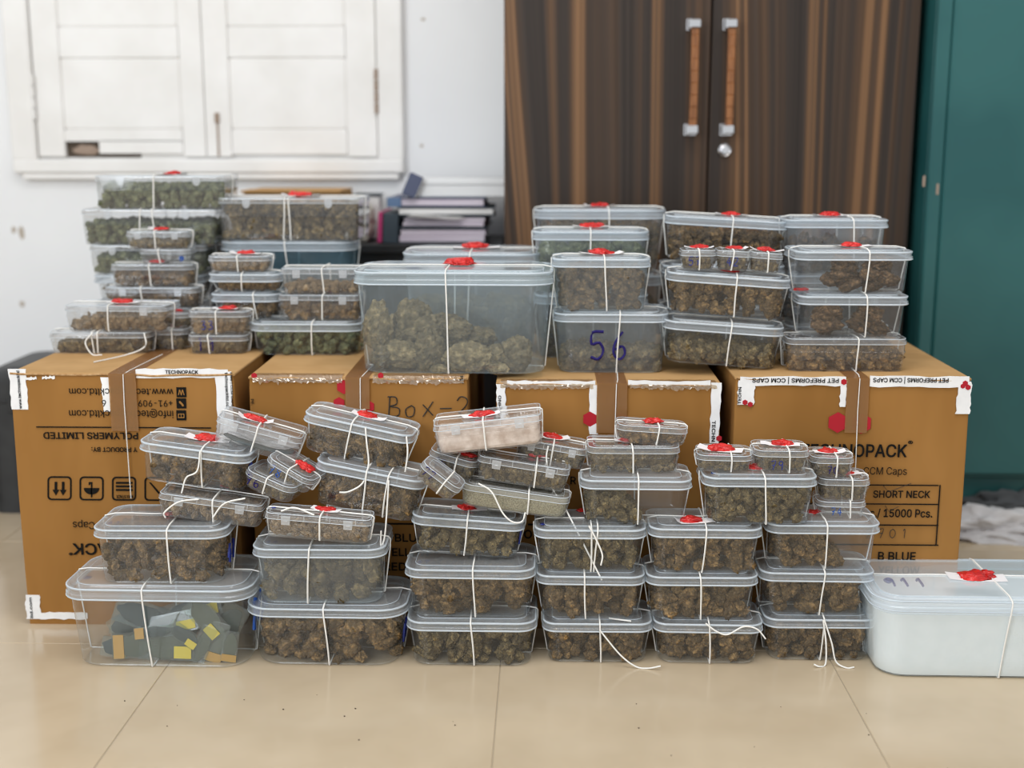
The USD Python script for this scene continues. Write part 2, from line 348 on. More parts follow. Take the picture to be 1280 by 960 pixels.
T = thing('side_table', 'low black table with solid front standing against the back wall', 'table', (-.545, 3.2, 0))
obj('tabletop', box(-.44, .44, -.012, .31, .645, .669, .003), 'black_laminate', T)
obj('front_panel', box(-.42, .42, .01, .028, .02, .645), 'black_laminate', T)
for s in (-1, 1):
    obj('side_panel', box(s * .43 - .009, s * .43 + .009, .0, .30, 0, .645), 'black_laminate', T)

K = thing('storage_case', 'black upright plastic case on the floor behind the left carton', 'case', (-1.21, 3.02, 0))
m = loft([ring(.36, .30, .03, 0), ring(.36, .30, .03, .33), ring(.35, .29, .035, .362), ring(.31, .25, .04, .372)]); m.vertices += V(.0, .15, 0)
obj('shell', m, 'black_plastic', K, smooth=35)
obj('lid_seam', box(-.183, .183, -.003, .302, .285, .292, .002), 'black_laminate', K)
for s in (-1, 1):
    obj('catch', box(s * .1 - .02, s * .1 + .02, -.010, .0, .262, .312, .003), 'black_plastic', K)
K = thing('storage_crate', 'low black crate on the floor at the left edge of the photo', 'crate', (-1.54, 3.02, 0))
obj('crate_body', box(-.13, .13, 0, .3, 0, .17, .008), 'black_plastic', K)
obj('crate_rim', box(-.138, .138, -.008, .308, .15, .172, .004), 'black_plastic', K)

# paper, files and a sack on the black table
TZ = .6692
def ledger(name, x0, x1, y0, dep, z0, z1, pages, cover, label, cat, yaw=0, spine=None, n=1):
    cx = (x0 + x1) / 2; t = thing(name, label, cat, (cx, y0, z0), yaw); w = (x1 - x0) / 2; h = z1 - z0
    obj('lower_cover', box(-w - .003, w + .003, -.003, dep + .002, 0, .003, .001), cover, t)
    for k in range(n):
        a, b = .003 + (h - .006) * k / n, .003 + (h - .006) * (k + 1) / n
        obj('page_block', box(-w + .002 + .004 * (k % 2), w - .003 * ((k + 1) % 2), .0015 * (k % 3), dep, a + .0004, b - .0004, .0012), pages, t)
    obj('upper_cover', box(-w - .003, w + .003, -.003, dep + .002, h - .003, h, .001), cover, t)
    if spine: obj('spine', box(-w - .006, -w + .03, -.006, .004, 0, h, .001), spine, t)
def X(px, py, Y=3.22): return at(px, py, Y)[0]
def Z(py, Y=3.22): return at(560, py, Y)[2]
ledger('ledger', X(498, 290), X(607, 290), 3.22, .22, TZ, Z(285), 'lilac_pages', 'cover_dark', 'thick lilac-paged ledger at the bottom of the pile on the black table', 'ledger', 1, n=2)
ledger('ledger', X(502, 278), X(606, 278), 3.225, .21, Z(285) + .0005, Z(270), 'lilac_pages', 'cover_dark', 'lilac-paged ledger second from the bottom of the table pile', 'ledger', -2, n=2)
ledger('ledger', X(498, 265), X(618, 265), 3.22, .22, Z(270) + .0005, Z(259), 'white_pages', 'cover_dark', 'white-edged ledger with dark cover in the middle of the table pile', 'ledger', 2)
ledger('ledger', X(487, 255), X(606, 255), 3.22, .22, Z(259) + .0005, Z(247), 'lilac_pages', 'cover_navy', 'lilac ledger with a blue spine near the top of the table pile', 'ledger', 0, spine='cover_blue')
t = thing('file_box', 'plain white file box lying on top of the ledger pile', 'file box', (X(570, 240), 3.225, Z(247) + .0005))
obj('box_body', box(-.128, .128, 0, .2, 0, .034, .003), 'file_white', t); obj('box_lid', box(-.131, .131, -.003, .203, .030, .047, .003), 'file_white', t)
t = thing('notebook', 'small navy notebook leaning against the white file box', 'notebook', (X(511, 246), 3.205, Z(247) + .0045), 0, 24)
obj('cover', box(-.018, .018, -.004, .010, 0, .058, .002), 'cover_navy', t); obj('page_block', box(-.016, .019, -.002, .008, .002, .056), 'white_pages', t)
t = thing('box_file', 'black box file with a magenta edge standing left of the ledgers', 'box file', (X(487, 290, 3.21), 3.21, TZ), 0, 3)
obj('case', box(-.020, .020, 0, .2, 0, .076, .002), 'cover_dark', t); obj('edge_strip', box(-.032, -.021, -.002, .2, 0, .078, .002), 'cover_magenta', t)
t = thing('loose_sheets', 'loose white sheets tucked aslant into the ledger pile', 'papers', (X(545, 268), 3.2005, Z(270) - .004), 0, 3.5)
for k in range(3): obj('sheet', box(-.07 + .006 * k, .055 + .008 * k, 0, .014, .0025 * k, .0025 * k + .0015), 'white_pages', t)
m = lump(4, (.045, .06, .062), .25, 1.6, 4, .06, 5); m.vertices[:, 2] = np.maximum(m.vertices[:, 2], -.055); m.vertices += V(0, 0, .0555)
t = thing('cloth_sack', 'small beige cloth sack slumped on the black table', 'sack', (X(450, 270, 3.28) - .005, 3.28, TZ))
obj('sack', m, 'sack_cloth', t, smooth=True)
obj('tied_neck', join(tube(spline([(-.02, 0, .105), (0, -.02, .112), (.025, 0, .108), (0, .02, .106), (-.02, 0, .105)]), .004)), 'cover_dark', t, smooth=True)
ledger('ledger', X(436, 244, 3.25), X(470, 244, 3.25), 3.33, .15, TZ, Z(244, 3.33), 'white_pages', 'cover_dark', 'dark covered stack of papers behind the beige sack', 'papers', 4, n=3)
t = thing('flat_carton', 'flat brown cardboard carton on the table behind the left stacks', 'carton', (-.655, 3.24, TZ))
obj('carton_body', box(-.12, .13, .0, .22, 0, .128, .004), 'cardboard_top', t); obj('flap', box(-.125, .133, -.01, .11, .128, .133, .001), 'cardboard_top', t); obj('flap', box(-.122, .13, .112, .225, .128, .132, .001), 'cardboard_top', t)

# cloths on the floor behind the right carton
def cloth(name, px, py, sx, sy, sz, mt, label, cat, seed, Y):
    p = at(px, py, Y); m = lump(4, (sx, sy, sz), .5, 1.8, seed, .3, 5); m.vertices[:, 2] = np.maximum(m.vertices[:, 2], -sz * .35); m.vertices[:, 2] += sz * .35
    t = thing(name, label, cat, (p[0], Y, .0)); obj('folds', m, mt, t, smooth=True)
cloth('crumpled_cloth', 1248, 660, .145, .06, .045, 'white_cloth', 'crumpled whitish cloth on the floor by the teal cupboard', 'cloth', 5, 2.90)
cloth('crumpled_bag', 1268, 640, .12, .03, .05, 'grey_cloth', 'crumpled dark bag behind the white cloth on the floor', 'bag', 8, 3.05)

# ------------------------------------------------------------------ lettering helpers
def flat_text(s, x0, x1, z0, h, Y, bold=True, turned=False, depth=.0004):
    "lettering on the plane y = Y, from x0 to x1, baseline z0 (its lowest side), capitals h tall; turned: upside down"
    m = meshkit.text_mesh(s, h, depth, bold); b = m.bounds; v = m.vertices.copy()
    v[:, 0] = (v[:, 0] - b[0, 0]) / (b[1, 0] - b[0, 0]) * (x1 - x0); v[:, 1] -= 0
    if turned: out = np.column_stack([x1 - v[:, 0], Y - v[:, 2], z0 + h - v[:, 1]])
    else: out = np.column_stack([x0 + v[:, 0], Y - v[:, 2], z0 + v[:, 1]])
    return trimesh.Trimesh(out, m.faces, process=False)

def upright_text(s, x, z0, z1, h, Y, down=True):
    "lettering that reads down (or up) a vertical strip"
    m = meshkit.text_mesh(s, h, .0004, True); b = m.bounds; v = m.vertices.copy()
    t = (v[:, 0] - b[0, 0]) / (b[1, 0] - b[0, 0]) * (z1 - z0)
    out = np.column_stack([x + v[:, 1], Y - v[:, 2], z1 - t]) if down else np.column_stack([x + h - v[:, 1], Y - v[:, 2], z0 + t])
    return trimesh.Trimesh(out, m.faces, process=False)

DIG = {'0': [[(.5, 1), (.1, .75), (.08, .3), (.45, 0), (.85, .3), (.85, .75), (.5, 1)]], '1': [[(.3, .8), (.55, 1), (.5, 0)]],
       '2': [[(.1, .8), (.35, 1), (.75, .9), (.75, .6), (.1, .02), (.9, .05)]], '3': [[(.1, .92), (.6, 1), (.75, .75), (.35, .55), (.8, .4), (.7, .08), (.1, .05)]],
       '4': [[(.6, 1), (.1, .35), (.9, .4)], [(.65, .7), (.6, 0)]], '5': [[(.85, 1), (.2, .97), (.15, .55), (.6, .6), (.85, .3), (.55, 0), (.1, .08)]],
       '6': [[(.65, 1), (.25, .65), (.12, .25), (.45, 0), (.8, .2), (.65, .48), (.2, .35)]], '7': [[(.1, .95), (.85, 1), (.4, 0)], [(.25, .5), (.75, .52)]],
       '8': [[(.5, .52), (.15, .75), (.5, 1), (.8, .78), (.5, .52), (.15, .25), (.5, 0), (.85, .25), (.5, .52)]], '9': [[(.8, .7), (.4, .5), (.15, .8), (.5, 1), (.8, .75), (.7, 0)]],
       'B': [[(.2, 1), (.1, 0)], [(.05, .98), (.6, .95), (.65, .62), (.2, .5), (.8, .4), (.75, .05), (.1, 0)]], 'o': [[(.5, .55), (.1, .35), (.2, 0), (.6, .05), (.7, .4), (.5, .55)]],
       'x': [[(.1, .6), (.8, .05)], [(.8, .75), (.1, 0)]], '-': [[(.1, .4), (.9, .42)]], '~': [[(.05, .3), (.3, .8), (.45, .2), (.6, .85), (.8, .2), (.95, .7)], [(.2, .1), (.9, .35)]]}
def scrawl(s, x, z, h, r, surf, wide=.62, gap=.18, k=3, sides=4):
    "handwritten strokes; surf(u, v) lays the page coordinates on a surface"
    out = []; cx = x
    for ch in s:
        for st in DIG[ch]:
            p = spline([(cx + a * h * wide, z + b * h) for a, b in st], k) if len(st) > 2 else np.array([(cx + a * h * wide, z + b * h) for a, b in st])
            out.append(tube(np.array([surf(a, b) for a, b in p]), r, sides))
        cx += h * (wide + gap)
    return join(*out)

# ------------------------------------------------------------------ the four cartons
CY = 2.29
CARTONS = {}
def carton(px0, px1, top, label, seam, name='cardboard_carton'):
    x0, x1 = at(px0, 470, CY)[0] - .004, at(px1, 470, CY)[0] + .004
    t = thing(name, label, 'carton', (0, 0, 0))
    w, d = x1 - x0, .60; n = 14
    def soft(z, g):                                             # a slightly slumped, bulging outline
        p = rrect(w - .004 + 2 * g, d - .001 + g, .006, 2); return np.column_stack([p[:, 0] + (x0 + x1) / 2, p[:, 1] + CY + d / 2, np.full(len(p), z)])
    obj('carton_body', loft([soft(0.0, 0), soft(.1, .0012), soft(top * .5, .002), soft(top - .02, .001), soft(top - .005, 0)]), 'cardboard', t, smooth=30)
    for a, b in ((CY + .0005, CY + d / 2 - .0015), (CY + d / 2 + .0015, CY + d)):
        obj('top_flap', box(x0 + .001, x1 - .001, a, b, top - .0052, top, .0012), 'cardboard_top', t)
    e = [(x0 + .004, CY - .0004, top - .001)] + [(x0 + (x1 - x0) * k / n, CY - .0005 - .0012 * random.random(), top - .002 - .003 * random.random()) for k in range(1, n)] + [(x1 - .004, CY - .0004, top - .001)]
    obj('worn_edge', tube(spline(e, 3), .0022, 6), 'cardboard_edge', t, smooth=True)
    CARTONS[name] = t
    s0, s1, drop = seam
    xa, xb = at(s0, 480, CY)[0], at(s1, 480, CY)[0]
    # tape over the seam: down the front and back over the top
    zz = at(640, drop, CY)[2]; nn = 9; P = []
    for k in range(nn + 1):
        z = top + .0004 - (top - zz) * k / nn; P.append((z, CY - .0045 - .0011 * random.random() - .001 * (k == 0)))
    V_, F_ = [], []
    for z, y in [(top + .0011, CY + .28), (top + .0011, CY + .02)] + [(None, None)] + P: 
        if z is None: continue
        for x in np.linspace(xa, xb, 5): V_.append((x, y + .0006 * math.sin(x * 310 + z * 170) * (y < CY), z))
    rows = len(V_) // 5
    for i in range(rows - 1):
        for j in range(4):
            a = i * 5 + j; F_.append((a, a + 5, a + 6, a + 1))
    th = np.array(V_); q = np.array(F_); v2 = th + V(0, .0004, -.0004)
    m = trimesh.Trimesh(np.vstack([th, v2]), np.vstack([q[:, [0, 1, 2]], q[:, [0, 2, 3]], q[:, [2, 1, 0]] + len(th), q[:, [3, 2, 0]] + len(th)]), process=False)
    obj('packing_tape', m, 'brown_tape', t, smooth=60)
    return t, x0, x1
LAY = [0]
def layer(y):
    'each printed or stuck-on piece lies a hair above the one before it'
    LAY[0] += 1; return y - .00003 * LAY[0]
def U(px, py=560): return at(px, py, CY)[0]
def Vz(py, px=640): return at(px, py, CY)[2]
FR = CY - .0012                                                   # just proud of the front's slight bulge
def strip(t, px0, py0, px1, py1, mt='label_tape', y=FR, name='label_strip', ragged=True):
    y = layer(y); q = (py0 + py1) / 2; x0, x1, za, zb = U(px0, q), U(px1, q), Vz(py1), Vz(py0); vertical = (zb - za) > (x1 - x0); n = 10; A, B = [], []
    for k in range(n + 1):
        s = k / n; e = .0016 if ragged else 0
        j0, j1 = random.uniform(-e, e), random.uniform(-e, e)
        if vertical: A.append((x0 + j0, za + (zb - za) * s)); B.append((x1 + j1, za + (zb - za) * s))
        else: A.append((x0 + (x1 - x0) * s, za + j0)); B.append((x0 + (x1 - x0) * s, zb + j1))
    pts = [(a[0], y, a[1]) for a in A] + [(b[0], y, b[1]) for b in B] + [(a[0], y + .002, a[1]) for a in A] + [(b[0], y + .002, b[1]) for b in B]
    N = n + 1; f = []
    for k in range(n):
        a, b, c, d = k, k + 1, N + k, N + k + 1
        f += [(a, b, d), (a, d, c), (2 * N + a, 2 * N + d, 2 * N + b), (2 * N + a, 2 * N + c, 2 * N + d), (a, 2 * N + a, 2 * N + b), (a, 2 * N + b, b), (c, d, 2 * N + d), (c, 2 * N + d, 2 * N + c)]
    f += [(0, N, 3 * N), (0, 3 * N, 2 * N), (n, 2 * N + n, 3 * N + n), (n, 3 * N + n, N + n)]
    m = trimesh.Trimesh(np.array(pts), np.array(f), process=True); m.fix_normals()
    return obj(name, m, mt, t)
def words(t, s, px0, px1, py0, py1, bold=True, turned=False, y=FR, mt='print_black', name='printed_text'):
    q = (py0 + py1) / 2; obj(name, flat_text(s, U(px0, q), U(px1, q), Vz(py1), Vz(py0) - Vz(py1), layer(y), bold, turned), mt, t)
def rule(t, px0, py0, px1, py1, y=FR, mt='print_black', name='printed_line'):
    q = (py0 + py1) / 2; y = layer(y); obj(name, box(U(px0, q), U(px1, q), y, y + .0012, Vz(py1), Vz(py0)), mt, t)
def hexagon(t, px, py, r, y=FR, mt='print_red', squash=1.0, name='printed_hexagon'):
    y = layer(y); c, q = U(px, py), Vz(py); R_ = r * .00146
    a = np.arange(6) * np.pi / 3 + np.pi / 6
    P = np.array([(c + R_ * math.cos(k) * squash, y, q + R_ * math.sin(k)) for k in a]); P2 = P + V(0, .002, 0)
    f = [(0, k + 1, k + 2) for k in range(4)]
    f = [x[::-1] for x in f] + [(6 + x[0], 6 + x[1], 6 + x[2]) for x in f] + [q_ for k in range(6) for q_ in ((k, (k + 1) % 6, 6 + (k + 1) % 6), (k, 6 + (k + 1) % 6, 6 + k))]
    m = trimesh.Trimesh(np.vstack([P, P2]), np.array(f), process=False); m.fix_normals(); obj(name, m, mt, t)

def poly(t, name, shapes, mt='print_black', y=FR):
    "shapes: lists of pixel corners, each a flat patch on the carton's front"
    from shapely.geometry import Polygon
    ms = []; y = layer(y)
    for outer, holes in shapes:
        g = Polygon([(U(a, b), Vz(b)) for a, b in outer], [[(U(a, b), Vz(b)) for a, b in h] for h in holes])
        m = trimesh.creation.extrude_polygon(g, .0018, engine='earcut'); v = m.vertices
        m.vertices = np.column_stack([v[:, 0], y + .0018 - v[:, 2], v[:, 1]]); ms.append(m)
    return obj(name, join(*ms), mt, t)
def rbox(x0, y0, x1, y1, r):
    p = rrect(x1 - x0, y1 - y0, r, 4); return [(a + (x0 + x1) / 2, b + (y0 + y1) / 2) for a, b in p]

def crumpled(t, px0, px1, top):
    'wrinkled clear tape folded over a top edge'
    rg_ = np.random.default_rng(int(px0)); x0, x1 = U(px0, 472), U(px1, 472); n = 46
    prof = [(.030, .0012), (.014, .0014), (.003, .0016), (-.0022, -.002), (-.0028, -.0045), (-.0030, -.007), (-.0030, -.0105)]
    P = []
    for i in range(n + 1):
        for k, (dy, dz) in enumerate(prof):
            e = .0008 if 0 < k else .0003
            P.append((x0 + (x1 - x0) * i / n + rg_.uniform(-.001, .001), CY + dy - (abs(rg_.normal()) * e if dy < .003 else 0), top + dz + (abs(rg_.normal()) * e if dy > -.001 else rg_.normal() * (.0006 if k < 6 else .0018))))
    P = np.array(P); c = len(prof); f = []
    for i in range(n):
        for k in range(c - 1):
            a = i * c + k; f += [(a, a + 1, a + c + 1), (a, a + c + 1, a + c)]
    f = np.array(f); m = trimesh.Trimesh(np.vstack([P, P + V(0, .0003, -.0003)]), np.vstack([f, f[:, ::-1] + len(P)]), process=False)
    obj('crumpled_tape', m, 'clear_tape', t)

# carton 1, standing upside down
c1, *_ = carton(13, 291, .500, 'leftmost brown carton standing upside down, printing inverted', (137, 171, 541))
strip(c1, 13, 464, 34, 515); strip(c1, 128, 474, 138, 517); strip(c1, 170, 463, 285, 474); strip(c1, 271, 466, 291, 560); strip(c1, 33, 474, 46, 477); strip(c1, 53, 473, 69, 476); strip(c1, 33, 749, 51, 779); strip(c1, 51, 771, 110, 779)
obj('printed_text', upright_text('www.technopackltd', U(21, 466), Vz(514), Vz(466), .0052, layer(FR - .0004), False), 'print_black', c1)
obj('printed_text', upright_text('technopackltd.co', U(281.5, 467), Vz(510), Vz(467), .0052, layer(FR - .0004)), 'print_black', c1)
obj('printed_text', upright_text('RMS | CCM CAPS', U(288, 467), Vz(510), Vz(467), .0036, layer(FR - .0004)), 'print_black', c1)
obj('printed_text', upright_text('ltd.com', U(37, 752), Vz(778), Vz(752), .005, layer(FR - .0004), False), 'print_black', c1)
words(c1, 'TECHNOPACK', 207, 248, 464.5, 469, y=FR - .0004)
words(c1, 'www.technopackltd.com', 87, 217, 488, 496.5, False, True); words(c1, '+91-9099', 167, 216, 502.5, 510.5, False, True); words(c1, '6', 128, 133, 502.5, 510.5, False, True); words(c1, 'info@technopackltd.com', 87, 217, 515.5, 524.5, False, True)
for k, (a, ch) in enumerate(((486, 'W'), (500, '('), (515, ''))):
    rule(c1, 221, a, 233, a + 12.5, name='printed_icon')
    if ch == 'W': words(c1, 'W', 223, 231, a + 3, a + 9.5, True, True, FR - .0004, 'cardboard')
    elif ch: poly(c1, 'printed_icon', [([(224, a + 4), (225.5, a + 3), (227, a + 4.5), (229.5, a + 7), (230.5, a + 9.5), (228.5, a + 10), (227, a + 7.5), (225, a + 6)], [])], 'cardboard', FR - .0006)
    else: poly(c1, 'printed_icon', [(rbox(223, a + 4, 231, a + 9.5, .4), [rbox(224, a + 5, 226.6, a + 8.5, .2), rbox(227.4, a + 5, 230, a + 8.5, .2)])], 'cardboard', FR - .0006)
rule(c1, 46, 536.2, 264, 537.6)
words(c1, 'POLYMERS LIMITED', 55, 173, 543.5, 551.5, True, True); words(c1, 'Y PRODUCT BY:', 115, 172, 562, 567.5, True, True)
for x in (60, 100, 140.5, 181):
    poly(c1, 'handling_icon', [(rbox(x, 599, x + 30, 629, 5), [rbox(x + 1.8, 600.8, x + 28.2, 627.2, 3.6)])])
poly(c1, 'handling_icon', [([(x - 1.5, 606), (x + 1.5, 606), (x + 1.5, 616), (x + 4, 616), (x, 623), (x - 4, 616), (x - 1.5, 616)], []) for x in (70.5, 79.5)])
dome_ = [(115 + 9.5 * math.cos(a), 613.5 + 8 * math.sin(a)) for a in np.linspace(0, math.pi, 12)]
poly(c1, 'handling_icon', [(dome_, []), ([(114.3, 608), (115.8, 608), (115.8, 625), (114.3, 625)], []), ([(111.5, 606), (115.8, 606), (115.8, 608), (113, 608), (113, 609.5), (111.5, 609.5)], [])])
poly(c1, 'handling_icon', [([(145.5, y), (166, y), (166, y + 2.2), (145.5, y + 2.2)], []) for y in (605.5, 610, 614.5)])
words(c1, 'MAX STACK', 146, 167, 622, 626, True, True)
poly(c1, 'handling_icon', [([(187, 606), (189, 606), (203, 622), (201, 623)], [])])
words(c1, 'CCM Caps', 92, 150, 656, 665, False, True); words(c1, 'TECHNOPACK', 92, 245, 683.5, 697, True, True); words(c1, '®', 87, 92, 694, 698, True, True)

# carton 2
c2, *_ = carton(312, 583, .495, 'second carton from the left with Box-2 handwritten in black', (432, 462, 512))
for p in ((430, 484, 10), (424, 505, 8), (461, 509, 8), (318, 471, 4), (476, 470, 4)): hexagon(c2, *p)
obj('handwriting', scrawl('Box-2', U(485), Vz(521), Vz(496) - Vz(521), .0011, lambda a, b: (a, FR - .001, b), .72, .12, 4), 'black_ink', c2)
obj('printed_text', upright_text('PET', U(575, 470), Vz(480), Vz(470), .006, layer(FR - .0004)), 'print_black', c2); obj('printed_text', upright_text('PE.', U(314, 500), Vz(508), Vz(500), .005, layer(FR - .0004)), 'print_black', c2)
for s, a in (('B BLUE', 668), ('YELLOW', 686), ('RED', 704), ('GOLD', 722)):
    words(c2, s, 480, 480 + {'B BLUE': 50, 'YELLOW': 58, 'RED': 28, 'GOLD': 40}[s], a, a + 9.5)
rule(c2, 350, 654.5, 560, 656.5)
crumpled(c2, 316, 428, .495); crumpled(c2, 466, 580, .495)

# carton 3
c3, *_ = carton(622, 900, .486, 'third carton from the left with white label tape round its front edge', (746, 784, 540))
strip(c3, 634, 476, 744, 481); strip(c3, 785, 475, 888, 480); strip(c3, 621, 480, 632, 530); strip(c3, 737, 480, 747, 542); strip(c3, 888, 477, 900, 552)
hexagon(c3, 737.5, 523, 10); hexagon(c3, 776, 523, 9)
obj('printed_text', upright_text('TECHN', U(890, 524), Vz(550), Vz(524), .0062, layer(FR - .0004)), 'print_black', c3); hexagon(c3, 898.5, 546, 4, FR - .0006)
obj('printed_text', upright_text('TECHNO', U(623, 494), Vz(524), Vz(494), .005, layer(FR - .0004), False), 'print_black', c3)
words(c3, 'R', 713, 720, 595, 604); rule(c3, 660, 654, 860, 656); words(c3, 'O', 655, 665, 662, 672)
crumpled(c3, 626, 742, .486); crumpled(c3, 788, 896, .486)

# carton 4
c4, *_ = carton(921, 1213, .498, 'rightmost brown carton with short neck caps printing', (1058, 1086, 538))
strip(c4, 925, 469, 1057, 480); strip(c4, 1087, 468, 1211, 481); strip(c4, 922, 474, 943, 504); strip(c4, 1050, 474, 1058, 506); strip(c4, 1196, 474, 1213, 514)
words(c4, 'PET PREFORMS | CCM CAPS', 1091, 1185, 470, 475, True, True, FR - .0004); words(c4, 'PET PREFORMS | CCM CAPS', 940, 1048, 471, 476, True, True, FR - .0004)
obj('printed_text', upright_text('TECHN', U(923, 482), Vz(503), Vz(482), .005, layer(FR - .0004), False), 'print_black', c4)
for p in ((931, 501, 3.6), (937.5, 503.5, 3.6), (1054.5, 475, 4), (1206, 476, 3.6), (1209.5, 481, 3.6), (1203, 479.5, 3.2)): hexagon(c4, *p, FR - .0006)
hexagon(c4, 1047, 525.5, 13.5); hexagon(c4, 1076.5, 526.5, 13.5)
words(c4, 'TECHNOPACK', 1000, 1133, 552.5, 567.5); words(c4, '®', 1134.5, 1140.5, 547.5, 552.5)
words(c4, 'CCM Caps', 1079, 1133, 580.5, 589.5, False)
for a in (602, 625.5, 651.5, 676): rule(c4, 985, a, 1172.6, a + 1.4)
rule(c4, 1171.4, 602, 1172.8, 677.4); rule(c4, 985, 602, 986.4, 677.4)
words(c4, 'SHORT NECK', 1091, 1162, 609.5, 618); words(c4, 'Pcs./ 15000 Pcs.', 1074, 1165, 632.5, 642)
obj('handwriting', scrawl('2701', U(1088), Vz(668), Vz(657) - Vz(668), .0008, lambda a, b: (a, FR - .003, b), .7, .55, 3), 'black_ink', c4)
obj('pen_tick', join(*[tube(np.array([(U(a), FR - .003, Vz(b)) for a, b in q]), .0005, 4) for q in ([(1106, 603), (1113, 611), (1141, 600)], [(1110, 628), (1115, 635), (1127, 629)])]), 'black_ink', c4)
for s, a in (('B BLUE', 685.5), ('YELLOW', 703), ('RED', 720)):
    words(c4, s, 1097, 1097 + {'B BLUE': 47, 'YELLOW': 52, 'RED': 26}[s], a, a + 10)
for s, px, top, cc, h in ((1, 161, .5, c1, 625), (2, 453, .495, c2, 512), (3, 769, .486, c3, 548), (4, 1069, .498, c4, 590)):
    x = U(px); obj('tie_string', tube(np.array([(x + .012, CY + .2, top + .0022), (x + .004, CY + .02, top + .0022), (x, CY - .0075, top - .001), (x - .001, CY - .0075, top - .06), (x + (.001 if s != 3 else -.002), CY - .0075, Vz(h))]), .0009, 5), 'string_cotton', cc)

# ------------------------------------------------------------------ plant-matter shapes that the heaps repeat
def proto_set(*a): return a
def proto_make(where, key, mt, n, sub, scale, amp, fine, freq=1.8, ffreq=6):
    "the bud shapes of one heap"
    paths = []
    for k in range(n):
        if (key, k) not in MADE: MADE[key, k] = meshkit.arrays(lump(sub, np.array(scale) * (1 + .25 * (RNG.random(3) - .5)), amp, freq, 11 * len(key) + k, fine, ffreq), True)
        m = MADE[key, k][:2]
        p = f'{where}/{key}_{k:03d}' if k else f'{where}/{key}'
        usdkit.mesh(stage, p, m, MATS[mt], True); paths.append(p)
    return paths
SETS = {'brown': proto_set('brown_bud', 'bud_brown', 6, 3, (.0125, .0085, .0085), .42, .34), 'olive': proto_set('olive_bud', 'bud_olive', 6, 3, (.012, .009, .0085), .42, .34),
        'green': proto_set('green_bud', 'bud_green', 5, 3, (.0115, .0095, .009), .36, .3), 'tan': proto_set('tan_bud', 'bud_tan', 5, 3, (.011, .008, .007), .42, .34),
        'shred': proto_set('shredded_bud', 'bud_brown', 5, 3, (.012, .007, .006), .6, .5, 2.4, 8), 'dark': proto_set('dark_bud', 'bud_dark', 4, 3, (.014, .009, .008), .4, .25),
        'fine': proto_set('fine_bud', 'bud_olive', 4, 2, (.0062, .005, .0045), .42, .34)}
MADE = {}
RAD = {'brown': .0088, 'olive': .009, 'green': .0092, 'tan': .008, 'shred': .0075, 'dark': .0095, 'fine': .005}

def heap(name, label, kindkey, tubdims, fill, holder, size=1.0, seed=1, group=None):
    "drops buds into the tub until they reach fill(u, v) (fractions of width and depth -> height); keeps those that can be seen"
    w, d, h, ib, it, base, RC = tubdims
    r0 = RAD[kindkey] * size; rng = np.random.default_rng(seed)
    cell = .0035; W2, D2 = w / 2 - ib - .001, d / 2 - ib - .001
    nx, ny = int(2 * W2 / cell) + 1, int(2 * D2 / cell) + 1
    H = np.full((nx, ny), base); gx = np.linspace(-W2, W2, nx); gy = np.linspace(-D2, D2, ny)
    P, S, miss = [], [], 0
    for _ in range(2600):
        r = r0 * rng.uniform(.72, 1.25)
        x, y = rng.uniform(-W2 + r, W2 - r), rng.uniform(-D2 + r, D2 - r)
        ex, ey = abs(x) - (W2 - RC), abs(y) - (D2 - RC)
        if ex > 0 and ey > 0 and math.hypot(ex, ey) > RC - r * 1.05: continue
        i0, i1 = np.searchsorted(gx, [x - r, x + r]); j0, j1 = np.searchsorted(gy, [y - r, y + r])
        dx, dy = gx[i0:i1, None] - x, gy[None, j0:j1] - y; q = 1 - (dx ** 2 + dy ** 2) / r ** 2; ok = q > 0
        if not ok.any(): continue
        sub = H[i0:i1, j0:j1]; cap = np.sqrt(np.maximum(q, 0)) * r * .8
        z = (sub + cap)[ok & (q > .2)].max() if (ok & (q > .2)).any() else sub[ok].max() + r * .6
        if z + r * .8 > fill(x / w, y / d):
            miss += 1
            if miss > 90: break
            continue
        miss = 0; sub[ok] = np.maximum(sub[ok], (z + cap)[ok]); P.append((x, y, z)); S.append(r / RAD[kindkey])
    if not P: return
    P, S = np.array(P), np.array(S)
    top = np.array([H[min(nx - 1, int((x + W2) / cell)), min(ny - 1, int((y + D2) / cell))] for x, y, _ in P])
    keep = (P[:, 1] < -D2 + 4.6 * r0) | (np.abs(P[:, 0]) > W2 - 3 * r0) | (top - P[:, 2] < 3.2 * r0) | (P[:, 1] > D2 - 2.5 * r0)
    P, S = P[keep], S[keep]; n = len(P)
    x = min(1, 1) ; P[:, 0] *= 1 + .0 ; grow = (ib - it) / max(h, .01)
    P[:, 0] *= 1 + grow * (P[:, 2]) / W2; P[:, 1] *= 1 + grow * (P[:, 2]) / D2      # the walls lean outwards
    pi = UsdGeom.PointInstancer.Define(stage, numbered('/World/' + name)); holder(pi)
    tag(pi, label, 'dried plant', group, 'stuff')
    protos = proto_make(str(pi.GetPath()), *SETS[kindkey])
    pi.CreatePrototypesRel().SetTargets([Sdf.Path(p) for p in protos])
    pi.CreatePositionsAttr(Vt.Vec3fArray.FromNumpy(P.astype(np.float32)))
    q = rng.normal(size=(n, 4)); q[:, 1:3] *= .55; q /= np.linalg.norm(q, axis=1, keepdims=True)
    pi.CreateOrientationsAttr(Vt.QuathArray([Gf.Quath(float(a[0]), float(a[1]), float(a[2]), float(a[3])) for a in q]))
    pi.CreateScalesAttr(Vt.Vec3fArray.FromNumpy(np.repeat(S[:, None], 3, 1).astype(np.float32)))
    pi.CreateProtoIndicesAttr(Vt.IntArray.FromNumpy(rng.integers(0, len(protos), n).astype(np.int32)))

